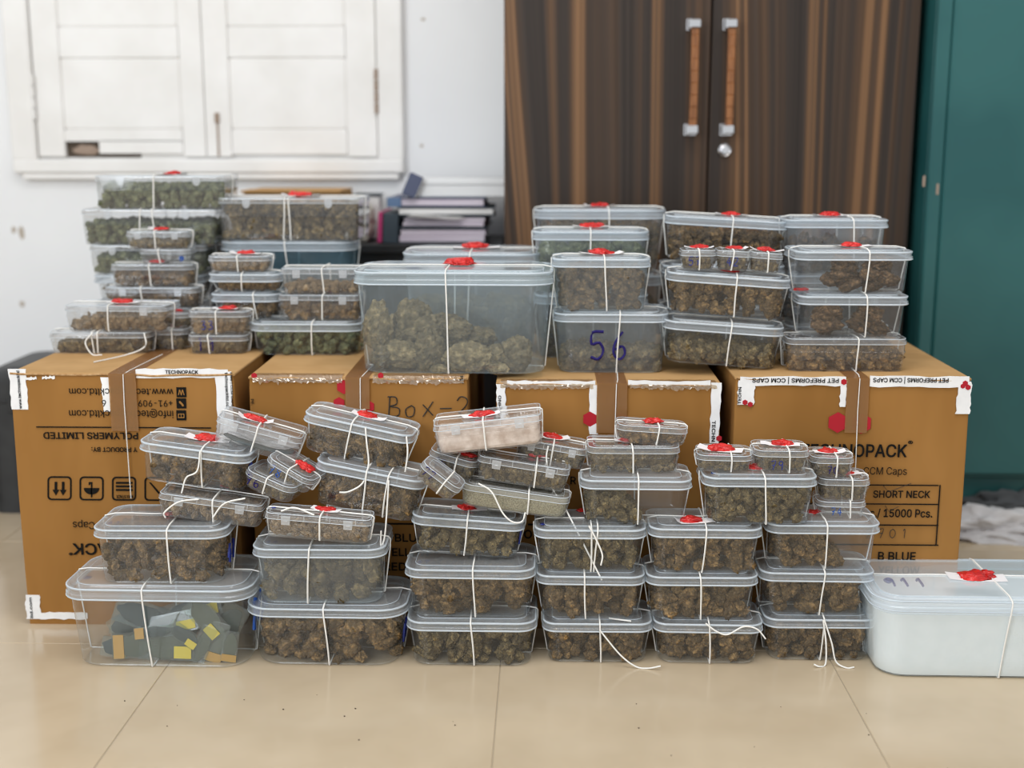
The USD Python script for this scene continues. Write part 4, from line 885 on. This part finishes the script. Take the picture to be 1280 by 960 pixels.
def hash_of(s):
    k = 17
    for ch in s: k = (k * 131 + ord(ch)) % 1000003
    return k
def T(label, inside=None, fill=None, seal=None, **k): return dict(label=label, inside=inside, fill=fill, seal=seal, **k)
BL, VI, BB = 'blue_ink', 'violet_ink', 'bright_blue_ink'
LM = lambda s='42', hh=.016: (s, -.41, -.30, hh, VI, 'lid')          # a number scribbled on the lid's left corner
EM = lambda s: (s, -.22, .25, .035, BL, 'end')                         # a number on the right end
SPEC = {
    'F1a': T('big clear floor tub full of sachets with yellow labels', mats=('tub_plastic', 'milky_lid'), marks=[('~', -.42, -.26, .022, VI, 'lid'), ('102', -.25, .35, .06, BB, 'end')], loops=(-.06,)),
    'F1b': T('brown-bud tub standing on the big tub of sachets', 'brown buds in the tub standing on the sachet tub', ('brown', .98, 0, .1), (.02, .04, .016), mats=('tub_plastic', 'lid_plastic'), marks=[LM('41'), EM('41')], loops=(.07,), slip=False),
    'F1c': T('tilted clip box wedged between two bud tubs at the left', 'tan buds in the tilted clip box at the left', ('tan', .92, 0, .05, .9), (.08, .25, .013), loops=(.03,), tails=[[(-.10, 1.0, 0), (-.28, .8, .004), (-.40, .3, .008), (-.39, .05, .006)], [(.34, 1.35, .006), (.15, 1.0, .006), (.05, .3, .004)]]),
    'F1d': T('topmost tilted bud tub of the leftmost front pile', 'brown buds in the topmost tub of the leftmost front pile', ('brown', .93, .1, .15), (.03, .0, .021), marks=[EM('~'), ], loops=(.08,), tails=[[(.08, 1.0, 0), (.07, .5, .003), (-.02, .3, .004), (-.05, -.1, .006)]]),
    'F1e': T('steeply sloping clip box holding a white plastic bag', seal=(-.1, -.05, .017), loops=(-.02,)),
    'F1f': T('small box marked 76 lying under the box marked 78', 'brown crumbs in the small box marked 76', ('fine', .8, 0, .1), None, marks=[('76', -.40, .22, .019, VI)], loops=(-.02,), long=False),
    'F1g': T('small tilted box marked 78 with a red seal', 'brown crumbs in the small box marked 78', ('fine', .4, 0, .1), (.16, -.02, .016), marks=[('78', -.34, .18, .017, BB)], loops=(.02,), slip=False),
    'F2a': T('wide bud tub on the floor, second from left', 'brown buds in the wide floor tub second from left', ('brown', .80, -.05, .25, 1.15), mats=('tub_plastic', 'lid_plastic'), marks=[LM('43', .02), EM('45')], loops=(.0,)),
    'F2b': T('bud tub stacked second in the second front stack', 'large buds in the tub stacked second in the second stack', ('olive', .74, .1, .3, 1.35), marks=[LM('44')], loops=(-.06,)),
    'F2c': T('long clip box under a drooping string, second front stack', 'tan crumbs in the long clip box of the second stack', ('tan', .62, 0, .15, .75), (.04, .1, .014), loops=(.03,), marks=[('~', -.46, -.1, .012, BL, 'lid')], tails=[[(-.02, 1.12, .004), (-.22, 1.25, -.01), (-.34, 1.1, -.005)]]),
    'F2d': T('leaning tub below the topmost tub of the second pile', 'shredded buds in the leaning lower tub of the second pile', ('shred', .62, -.1, .2, 1.1), loops=(-.02, .18), tails=[[(.19, .92, .0), (.21, .5, .003), (.24, -.3, .006), (.22, -.55, .006), (.20, -.2, .006)]]),
    'F2e': T('topmost leaning tub just below the Box-2 handwriting', 'shredded buds in the topmost leaning tub below the handwriting', ('shred', .76, .0, .3, 1.1), (.03, .0, .017), loops=(-.05,), tails=[[(.08, 1.0, 0), (.12, .6, .003), (.17, .1, .006), (.16, -.35, .02), (.06, -.62, .026), (-.02, -.68, .03)], [(.45, 1.0, 0), (.49, .6, .004), (.50, .1, .004)]]),
    'F3a': T('bud tub on the floor, third from left', 'brown buds in the floor tub third from left', ('olive', .88, 0, .25, 1.05), loops=(.0,)),
    'F3b': T('second tub up in the third front stack', 'brown buds in the second tub of the third stack', ('brown', .84, 0, .3, 1.1), marks=[LM('47')], loops=(.03,)),
    'F3c': T('tilted tub with a flat red seal, third front stack', 'olive buds in the tilted tub of the third stack', ('olive', .97, 0, .1, .95), (-.02, -.05, .017), marks=[EM('48')], loops=(.0,)),
    'F3d': T('flat box packed with fine greenish granules', 'fine greenish granules packed in the flat tilted box', ('granules', .97, .004, 30), (.09, .2, .013), loops=(.12,), mats=('crisp_plastic', 'crisp_lid'), slip=False, tails=[[(-.35, 1.15, 0), (-.22, .9, .006), (-.10, .1, .01), (.0, -.25, .012), (.09, -.2, .01), (.11, .2, .006)]]),
    'F3e': T('dark clip box lying on the box of greenish granules', 'dark crumbs in the clip box lying on the granule box', ('olive', .8, 0, .1, .7), (.1, .1, .014), loops=(.14,), slip=False),
    'F3f': T('small box marked 77 tipped steeply on its side', 'brown crumbs in the tipped box marked 77', ('fine', .7, 0, .1), None, marks=[('77', -.38, .45, .016, VI)], loops=(.15,), long=False),
    'F3g': T('small box marked 75 leaning beside the dark clip box', 'brown crumbs in the small box marked 75', ('fine', .85, 0, .1), (.22, -.1, .014), marks=[('75', -.34, .35, .016, VI)], loops=(.08,), slip=False, long=False),
    'F3h': T('clip box of pale pinkish powder atop the third pile', 'pale pinkish powder in the clip box atop the pile', ('pale_resin', .80, .018, 25), (-.06, -.1, .018), loops=(-.04,)),
    'F3i': T('clip box with hanging strings right of the pale box', 'dark buds in the clip box right of the pale box', ('olive', .75, 0, .1, .75), (.0, .05, .017), loops=(.02,), tails=[[(-.06, .95, 0), (-.05, .3, .006), (.1, -.9, .012), (.3, -1.6, .02), (.7, -3.2, .05), (.98, -4.4, .06)]]),
    'F4a': T('bud tub on the floor, fourth from left, loose string', 'brown buds in the floor tub fourth from left', ('brown', .86, 0, .25), loops=(.02,), tails=[[(.02, .85, 0), (.2, .3, .004), (.34, .04, .008), (.45, .02, .012), (.56, .10, .016)], [(.1, 1.06, -.02), (.3, 1.03, -.012)]]),
    'F4b': T('second tub up in the fourth front stack', 'tan-brown buds in the second tub of the fourth stack', ('brown', .80, 0, .3, 1.2), loops=(-.06,)),
    'F4c': T('third tub up in the fourth stack, frayed string tail', 'olive buds in the third tub of the fourth stack', ('olive', .95, 0, .2), (-.06, .30, .010), marks=[('~', -.45, -.30, .017, BL, 'lid')], loops=(.01, .06), slip=False, tails=[[(-.02, 1.12, .0), (.04, .85, .004), (.10, .5, .006), (.09, .25, .006)]]),
    'F4d': T('tub only half filled with buds, left side', 'brown buds heaped in the left half of the half-empty tub', ('olive', .6, 0, .2, 1.1), (.02, .25, .012), loops=(.02,), profile=lambda u, v: (.62 if u < -.22 else .66 - (u + .22) * 1.2 if u < .0 else .0)),
    'F4e': T('flat box standing on the half-empty tub', 'brown buds in the flat box on the half-empty tub', ('olive', .88, 0, .2, .95), (-.04, -.05, .014), loops=(-.02,)),
    'F4f': T('small tilted box topmost of the fourth pile', 'brown buds in the small box topmost of the fourth pile', ('brown', .92, 0, .1, .95), (.02, -.02, .016), loops=(.08,), slip=False),
    'F5a': T('bud tub on the floor, fifth from left, curly string', 'brown buds in the floor tub fifth from left', ('brown', .84, 0, .3, 1.1), loops=(.0,), tails=[[(-.04, 1.05, .0), (.06, .88, .004), (.16, .82, .005), (.30, 1.0, .003), (.42, .95, .004), (.5, .72, .004)]]),
    'F5b': T('second tub up in the fifth front stack', 'long tan buds in the second tub of the fifth stack', ('brown', .80, 0, .25, 1.25), loops=(-.03,)),
    'F5c': T('third tub up with a big red seal, fifth stack', 'brown buds in the third tub of the fifth stack', ('brown', .93, 0, .2, 1.05), (-.1, -.22, .019), loops=(.0,)),
    'F5d': T('tub carrying the two small sealed boxes, fifth stack', 'olive buds in the tub carrying two small boxes', ('olive', .80, .05, .2, .95), (-.02, -.10, .015), marks=[('~', -.42, -.30, .014, BB, 'lid')], loops=(.03,)),
    'F5e': T('small box with a large red seal left of box 79', 'brown crumbs in the small box left of box 79', ('fine', .75, 0, .1), (-.02, -.05, .021), loops=(.12,)),
    'F5f': T('small sealed box marked 79 in dark blue', 'brown crumbs in the small box marked 79', ('fine', .88, 0, .1), (.02, .0, .018), marks=[('79', -.20, .16, .016, BL)], loops=(.12,)),
    'F6a': T('bud tub on the floor, sixth, strings trailing in front', 'brown buds in the sixth floor tub', ('brown', .9, 0, .2), loops=(.02,), tails=[[(.0, 1.02, 0), (.03, .5, .004), (.03, .04, .008), (-.03, .02, .016), (-.08, .06, .014)], [(.01, 1.02, 0), (.08, .5, .005), (.12, .1, .008), (.2, .015, .02), (.27, .02, .018)]]),
    'F6b': T('second tub up in the sixth front stack', 'tan-brown buds in the second tub of the sixth stack', ('brown', .86, 0, .25, 1.2), loops=(.05,)),
    'F6c': T('third tub up in the sixth stack, half pale inside', 'brown buds at the left of the sixth stack tub', ('brown', .8, 0, .2), (-.05, .0, .012), loops=(.02,), profile=lambda u, v: (.86 if u < -.02 else .55 - u * 1.6 if u < .2 else .0)),
    'F6d': T('small box marked 74 at the bottom right pile', 'pale crumbs in the small box marked 74', ('fine', .25, 0, .1), None, marks=[('74', -.22, .20, .014, BB)], loops=(.16,)),
    'F6e': T('small sealed box between boxes 74 and 70', 'brown crumbs in the small box between 74 and 70', ('fine', .8, 0, .1), (.05, -.05, .015), loops=(.14,)),
    'F6f': T('small box marked 70 topmost at the right pile', 'brown crumbs in the small box marked 70', ('fine', .85, 0, .1), (-.06, -.05, .015), marks=[('70', -.12, .2, .014, VI)], loops=(.08,)),
    'W': T('wide floor tub of white powder at the right edge', 'white powder filling the wide tub at the right edge', ('white_powder', .88, .012, 14), (.0, .0, .027), marks=[('911', -.41, -.17, .034, BL, 'lid')], loops=(.06,)),
    'U1': T('biggest tub, holding large clumps, on the middle cartons', seal=(.02, .0, .028), loops=(-.03,), mats=('deep_plastic', 'deep_lid'), slip=False),
    'U2': T('big tub with a red seal behind the biggest tub', 'brown buds in the big tub behind the biggest tub', ('olive', .55, 0, .1, 1.3), (.02, .0, .026), loops=(.0,)),
    '56': T('tub marked 56 in large blue figures', 'brown buds low in the tub marked 56', ('olive', .44, 0, .15), marks=[('56', -.19, .24, .054, VI)], loops=(.07,)),
    '55': T('tub of brown buds standing on the tub marked 56', 'brown buds in the tub standing on tub 56', ('brown', .90, -.0, .35), (.0, .0, .022), loops=(.03,)),
    'T2b': T('tub mostly hidden behind the tub marked 56', 'olive buds in the tub hidden behind tub 56', ('olive', .6, 0, .1)),
    'T2': T('pale-green bud tub behind the tub above 56', 'pale green buds in the tub behind the stack of 56', ('green', .85, 0, .2), (.02, .0, .02), loops=(.0,)),
    'T3b': T('tub hidden at the back under the rear wide tub', 'dark buds in the rear tub hidden at the back', ('brown', .7, 0, .1)),
    'T3': T('rearmost wide tub in front of the left wardrobe door', 'brown buds in the rearmost wide tub by the wardrobe', ('brown', .88, 0, .1, 1.1), (.0, .0, .018), loops=(.06,)),
    'S1a': T('slightly tilted tub straddling the third and fourth cartons', 'olive buds in the tub straddling two cartons', ('olive', .58, -.1, .25), marks=[], loops=(.06,)),
    'S1b': T('full bud tub carrying three small numbered boxes', 'brown buds in the tub carrying three numbered boxes', ('brown', .95, 0, .1, .95), (.02, -.15, .016), loops=(.06,)),
    'N57': T('small box marked 57, leftmost of three in a row', 'brown crumbs in the small box marked 57', ('fine', .8, 0, .1), (.05, .0, .015), marks=[('57', -.30, .25, .016, BL)], loops=(.0,), long=False),
    'N42': T('small box marked 42, middle of three in a row', 'brown crumbs in the small box marked 42', ('fine', .8, 0, .1), (.0, .0, .014), marks=[('42', -.22, .25, .016, BL)], loops=(-.04,), long=False),
    'N48': T('small unmarked box, rightmost of three in a row', 'brown crumbs in the rightmost of three small boxes', ('fine', .85, 0, .1), (.0, .0, .017), loops=(.02,), long=True),
    'S2a': T('tub hidden under the pile behind the three small boxes', 'olive buds in the hidden tub behind the third stack', ('olive', .6, 0, .1)),
    'S2b': T('tub under the rear tub with tan buds', 'brown buds under the rear tan bud tub', ('brown', .7, 0, .1)),
    'S2c': T('tan bud tub behind the three small numbered boxes', 'tan-brown buds in the tub behind the three boxes', ('shred', .80, 0, .2), (.05, .0, .017), loops=(.05,)),
    'R1a': T('dark flat box at the foot of the right end stack', 'brown buds in the flat box of the right end stack', ('brown', .80, 0, .15), loops=(.08,)),
    'R1b': T('middle tub of dark pods in the right end stack', loops=(.1,), seal=(-.43, -.05, .012), slip=False),
    'R1c': T('top tub of dark pods in the right end stack', loops=(.1,), seal=(.02, .0, .019)),
    'R2a': T('tub at the foot of the rear right stack', 'brown buds at the foot of the rear right stack', ('brown', .6, 0, .1)),
    'R2b': T('middle tub of the rear right stack', 'dark buds in the middle of the rear right stack', ('dark', .6, 0, .2)),
    'R2c': T('top tub of the rear right stack by the wardrobe', 'dark pods low in the top rear right tub', ('dark', .64, -.12, .35), (.0, .0, .018), loops=(.14,)),
    'V1': T('tub of green buds beside the biggest tub', 'green buds in the tub beside the biggest tub', ('green', .95, 0, .1), loops=(.06,)),
    'V2': T('lower of two clip boxes on the green bud tub', 'brown buds in the lower clip box above green buds', ('brown', .78, 0, .1, .9), (.08, .0, .016), loops=(.05,)),
    'V3': T('upper of two clip boxes above the green bud tub', 'tan buds in the upper clip box above green buds', ('tan', .5, 0, .2, .9), None, loops=(.03,)),
    'V6': T('shallow tub between two others left of the clip boxes', 'brown buds in the shallow middle tub at left', ('brown', .7, 0, .1, .9), loops=(.14,)),
    'V6b': T('lowest shallow tub behind the box marked 33', 'brown buds in the lowest shallow tub behind 33', ('brown', .7, 0, .1, .9), loops=(.2,)),
    'V5': T('shallow tub under the small flat red-sealed box', 'brown buds in the shallow tub under the flat box', ('brown', .75, 0, .05, .85), loops=(-.02,)),
    'V4': T('small flat red-sealed box topmost left of the clip boxes', 'tan buds in the small flat red-sealed box', ('tan', .8, 0, .1, .85), (.05, .0, .017), loops=(.0,)),
    'V8b': T('tub at the foot of the tall centre-left stack', 'brown buds at the foot of the centre-left stack', ('olive', .7, 0, .1)),
    'V8': T('bluish deep tub under the wide clip box', 'dim brown buds in the bluish deep tub', ('olive', .55, 0, .2, 1.1), loops=(.0,), mats=('blue_plastic', 'milky_lid')),
    'V7': T('wide clip box topmost of the tall centre-left stack', 'olive buds in the wide topmost clip box', ('olive', .92, 0, .1, .85), (.03, .0, .022), loops=(-.02, .01)),
    'W1': T('small box marked 19 at the carton front edge', 'brown buds in the small box marked 19', ('olive', .85, 0, .1, .85), marks=[('19', -.33, .2, .026, VI)], loops=(-.14,)),
    'W2': T('small sealed box marked 33 standing on box 19', 'tan buds in the small box marked 33', ('tan', .8, 0, .1, .9), (.1, -.05, .016), marks=[('33', -.28, .22, .018, BL)], loops=(-.04,)),
    'W3': T('small red-sealed box left of the box marked 19', 'brown buds in the small box left of 19', ('olive', .6, 0, .1, .8), (.0, -.1, .016), loops=(.1,)),
    'W4': T('tiny dark box on the box left of 19', 'brown crumbs in the tiny dark box', ('fine', .7, 0, .1), (.1, -.05, .009), loops=(), long=False, slip=False),
    'X1': T('flat box with trailing string at the left carton corner', 'dark buds in the flat box at the left corner', ('olive', .78, .5, .1, .95), loops=(-.06, .0), tails=[[(-.04, 1.0, 0), (-.10, .6, .01), (-.04, .05, .012), (.06, .03, .014)], [(.46, 1.0, 0), (.47, .4, .006), (.3, .03, .012), (.12, .03, .10)]]),
    'X2': T('pale clip box lying on the leftmost flat box', 'tan buds in the pale clip box at far left', ('tan', .65, .2, .15), (.02, -.1, .018), loops=(-.06,)),
    'X3b': T('flat box at the foot of the left back pile', 'brown buds at the foot of the left back pile', ('brown', .7, 0, .1, .8)),
    'X3c': T('flat box second up in the left back pile', 'brown buds second up in the left back pile', ('brown', .7, 0, .1, .8)),
    'X3': T('clip box below the flat red-sealed box at left', 'brown buds in the clip box of the left back pile', ('brown', .75, .2, .1, .85), loops=(-.1,)),
    'X4': T('flat red-sealed box with stepped lid at left back', 'brown buds in the flat stepped box at left', ('brown', .8, 0, .1, .85), (.03, -.05, .015), loops=(-.02,)),
    'X5': T('small pale box under the small clip box at left', 'pale crumbs in the small pale box at left', ('fine', .3, 0, .1), None, marks=[('~', .28, .1, .018, BB)], loops=(-.1,), long=False),
    'X6': T('small clip box topmost of the left middle pile', 'brown buds in the small topmost clip box', ('olive', .7, 0, .1, .75), (.0, -.05, .014), loops=(-.03,)),
    'X7a': T('tub at the foot of the tall left back stack', 'olive buds at the foot of the tall left stack', ('olive', .7, 0, .1)),
    'X7b': T('second tub of the tall left back stack', 'olive buds second up in the tall left stack', ('olive', .7, 0, .1)),
    'X7': T('third box up in the tall left back stack', 'green buds in the third box of the tall stack', ('green', .85, 0, .1, .9), loops=(.2,)),
    'X8': T('widest dark green box in the tall left stack', 'olive green buds in the widest left stack box', ('green', .72, 0, .2, .75), loops=(-.05, .04)),
    'X9': T('highest box of all, with green buds, at left', 'green buds in the highest box of all', ('green', .86, 0, .15, .95), (.04, .0, .018), loops=(-.04,)),
}

for key in TUBS:
    make_tub(key, SPEC[key])

def frame_of(key):
    kind, x, y, z, w, h, d, yaw, roll = TUBS[key]; ca, sa = math.cos(math.radians(yaw)), math.sin(math.radians(yaw))
    px, py = x - sa * d / 2, y + ca * d / 2
    return lambda a, b, c: (px + ca * a - sa * b, py + sa * a + ca * b, z + c), w, d, h, yaw

# big clumps in the biggest tub: each a thing of its own
to, w, d, h, yaw = frame_of('U1')
CL = [  # pixel of the middle, distance into the tub, half sizes, tilt, turn, how it looks
    (471, 405, .060, (.024, .026, .048), 6, 0, 'tall upright brown plant clump at the left end of the biggest tub'),
    (481, 446, .052, (.026, .028, .024), 0, 30, 'rounded plant clump at the bottom left corner of the biggest tub'),
    (514, 402, .095, (.036, .030, .048), 18, 0, 'tall clump in the upper back left of the biggest tub'),
    (530, 414, .080, (.046, .030, .028), -18, 10, 'slanted plant clump above the middle left of the biggest tub'),
    (503, 443, .047, (.036, .024, .027), 6, -8, 'light tan plant clump low in front left of the biggest tub'),
    (535, 440, .050, (.030, .026, .042), 10, 12, 'upright plant clump left of the string in the biggest tub'),
    (586, 447, .045, (.048, .026, .031), -4, 4, 'long horizontal plant clump right of the string in the biggest tub'),
    (563, 408, .090, (.044, .028, .025), 14, -10, 'plant clump behind the string at mid height in the biggest tub'),
    (602, 421, .100, (.028, .024, .019), 0, 20, 'small dark plant clump in the middle back of the biggest tub'),
    (620, 446, .060, (.026, .026, .026), 0, 0, 'squat plant clump right of centre in the biggest tub'),
    (645, 442, .060, (.030, .030, .034), 14, -14, 'reddish plant clump in the right corner of the biggest tub'),
    (622, 461, .036, (.022, .013, .011), 0, 10, 'small pinkish plant clump at the bottom front right of the biggest tub'),
    (549, 462, .034, (.018, .011, .010), 0, -10, 'small plant clump at the foot of the string in the biggest tub'),
    (505, 425, .150, (.06, .03, .05), 0, 0, 'broad plant clump against the back wall of the biggest tub'),
    (575, 440, .150, (.06, .035, .030), 0, 0, 'low plant clump at the back right of the biggest tub'),
]
for k, (qx, qy, dep, sz, tilt, turn, lb) in enumerate(CL):
    m = lump(5, sz, .24, 1.6, 40 + k, .14, 5); p = m.vertices
    nrm = p / np.linalg.norm(p, axis=1, keepdims=True)
    m.vertices = p + nrm * (.006 * (meshkit.fbm(p * 150, 2, k)[:, None] - .5))
    o = obj('plant_clump', m, 'clump_leaf', None, True, lb, 'dried plant')
    X_ = UsdGeom.Xformable(o.GetPrim()); X_.AddTranslateOp().Set(Gf.Vec3d(*at(qx, qy, 2.30 + dep))); X_.AddRotateZOp().Set(float(turn)); X_.AddRotateYOp().Set(float(tilt))

# dark curled pods in the right-hand stack: countable, all alike
def pods(key, spots, lb, grp):
    to, w, d, h, yaw = frame_of(key)
    for k, (u, v, zc, s) in enumerate(spots):
        m = lump(3, (.017 * s, .0105 * s, .0085 * s), .4, 1.8, 70 + k, .2, 5)
        o = obj('dried_pod', m, 'bud_dark', None, True, lb, 'dried plant', grp)
        X_ = UsdGeom.Xformable(o.GetPrim()); X_.AddTranslateOp().Set(Gf.Vec3d(*to(u * w, v * d, zc))); X_.AddRotateZOp().Set(float((k * 67) % 180)); X_.AddRotateYOp().Set(float((k * 41) % 50 - 25))
rg = np.random.default_rng(5)
def mound(cu, cv, half, tall, n, s=1.0):
    out = []
    for k in range(n):
        lay = k / n; a = rg.uniform(0, 6.28); q = half * (1 - lay) * rg.uniform(.25, 1)
        out.append((cu + q * math.cos(a), cv + q * math.sin(a) * 1.1, .013 + tall * lay * .95, s * rg.uniform(.85, 1.25)))
    return out
pods('R1c', mound(-.05, -.14, .15, .052, 22, 1.15) + mound(.24, -.12, .15, .056, 22, 1.15), 'dark curled pod heaped in the top tub of the right end stack', 'pods in the top tub of the right end stack')
pods('R1b', mound(-.20, -.16, .14, .040, 15, 1.25) + mound(.18, -.12, .17, .040, 18, 1.25), 'dark curled pod heaped in the middle tub of the right end stack', 'pods in the middle tub of the right end stack')

# sachets with yellow labels in the big floor tub
to, w, d, h, yaw = frame_of('F1a')
SA = [  # u, v, z, length, height, roll (in the picture), yaw, lean back, colour, label patch
    (-.17, -.36, .030, .085, .048, -2, 4, -8, 'sachet_green', 'sachet_tan', 'clear sachet with a tan strip at the lower left of the sachet tub'),
    (.02, -.37, .030, .105, .052, 0, -3, -10, 'sachet_green', 'sachet_yellow', 'wide clear sachet with a yellow corner label at the bottom middle of the sachet tub'),
    (-.30, -.33, .024, .05, .036, 12, 8, -14, 'sachet_dark', 'sachet_yellow', 'dark sachet with a thin yellow label at the left of the sachet tub'),
    (.02, -.28, .066, .12, .040, -14, -4, -25, 'sachet_green', 'sachet_yellow', 'slanting sachet with a yellow label in the middle of the sachet tub'),
    (-.14, -.24, .080, .10, .05, 24, 8, -20, 'sachet_dark', None, 'plain dark sachet at the upper left of the sachet tub'),
    (.26, -.33, .082, .085, .045, 48, -6, -10, 'sachet_green', 'sachet_yellow', 'steeply tilted sachet with a yellow label at the upper right of the sachet tub'),
    (.24, -.37, .034, .075, .030, -66, 6, -6, 'sachet_green', None, 'plain sachet standing on end right of the string in the sachet tub'),
    (.32, -.34, .036, .08, .034, -74, 2, -6, 'sachet_green', 'sachet_tan', 'sachet with a tan edge standing on end at the right of the sachet tub'),
    (.37, -.22, .060, .09, .05, -60, 10, -6, 'sachet_dark', None, 'plain dark sachet against the right end of the sachet tub'),
    (.14, -.16, .085, .12, .05, -20, 0, -30, 'sachet_dark', 'sachet_yellow', 'dark sachet with yellow label at the back right of the sachet tub'),
    (-.10, -.05, .055, .16, .06, 6, 0, -35, 'sachet_dark', None, 'large dark sachet deep in the middle of the sachet tub'),
    (-.24, -.20, .062, .07, .045, -30, 6, -10, 'sachet_dark', None, 'small dark sachet leaning at the far left of the sachet tub'),
    (.13, -.38, .052, .065, .030, 34, -4, -8, 'sachet_dark', 'sachet_yellow', 'small dark sachet right of the middle string in the sachet tub'),
    (.40, -.36, .030, .06, .030, -82, 4, -4, 'sachet_green', 'sachet_tan', 'narrow sachet upright at the right front corner of the sachet tub'),
    (-.05, -.38, .058, .075, .022, -6, 2, -12, 'sachet_dark', 'sachet_tan', 'narrow dark sachet with tan strip above the lower middle ones'),
    (.20, .10, .060, .14, .06, -10, 0, -40, 'sachet_green', None, 'large green sachet at the back of the sachet tub'),
]
for k, (u, v, zc, a, b, rl, yw, lean, col, patch, lb) in enumerate(SA):
    t = UsdGeom.Xform.Define(stage, numbered('/World/sachet')); tag(t, lb, 'sachet')
    t.AddTranslateOp().Set(Gf.Vec3d(*to(u * (w - .04), v * (d - .04), zc))); t.AddRotateZOp().Set(float(yw)); t.AddRotateYOp().Set(float(rl)); t.AddRotateXOp().Set(float(lean))
    P0 = ring(a, b, .003, 0, 2); st = [(.96, -.002), (1, -.0002), (1, .0002), (.96, .002)]
    m = loft([np.column_stack([P0[:, 0] * s, np.full(len(P0), yy), P0[:, 1] * s]) for s, yy in st]); m.invert() if m.volume < 0 else None
    obj('film', m, 'sachet_film', t)
    i0 = lump(3, (a * .42, .0016, b * .40), .25, 1.6, k, .1, 4); obj('filling', i0, col, t, smooth=True)
    if patch:
        if patch == 'sachet_tan': obj('label_strip', box(-a * .46, -a * .24, -.0034, -.0022, -b * .46, b * .44), patch, t)
        else: obj('label_strip', box(a * .14, a * .44, -.0034, -.0022, -b * .40, b * .02), patch, t)
# a folded white bag in the sloping clip box
to, w, d, h, yaw = frame_of('F1e')
kind, x, y, z, w, h, d, yaw, roll = TUBS['F1e']
m = lump(4, (w * .40, d * .36, h * .20), .35, 1.5, 12, .2, 4); m.vertices[:, 2] = np.maximum(m.vertices[:, 2], -h * .16); m.vertices += V(.004, 0, h * .42)
o = obj('folded_bag', m, 'bag_film', None, True, 'folded white plastic bag in the sloping box at the upper left', 'bag'); placer(x - math.sin(math.radians(yaw)) * d / 2, y + math.cos(math.radians(yaw)) * d / 2, z, yaw, roll)(o.GetPrim())
m = lump(3, (w * .42, d * .38, h * .14), .2, 1.5, 13, .1, 4); m.vertices[:, 2] = np.maximum(m.vertices[:, 2], -h * .12); m.vertices += V(0, 0, h * .19)
o = obj('dark_packet', m, 'sachet_dark', None, True, 'dark flat packet under the white bag in the sloping box', 'packet'); placer(x - math.sin(math.radians(yaw)) * d / 2, y + math.cos(math.radians(yaw)) * d / 2, z, yaw, roll)(o.GetPrim())
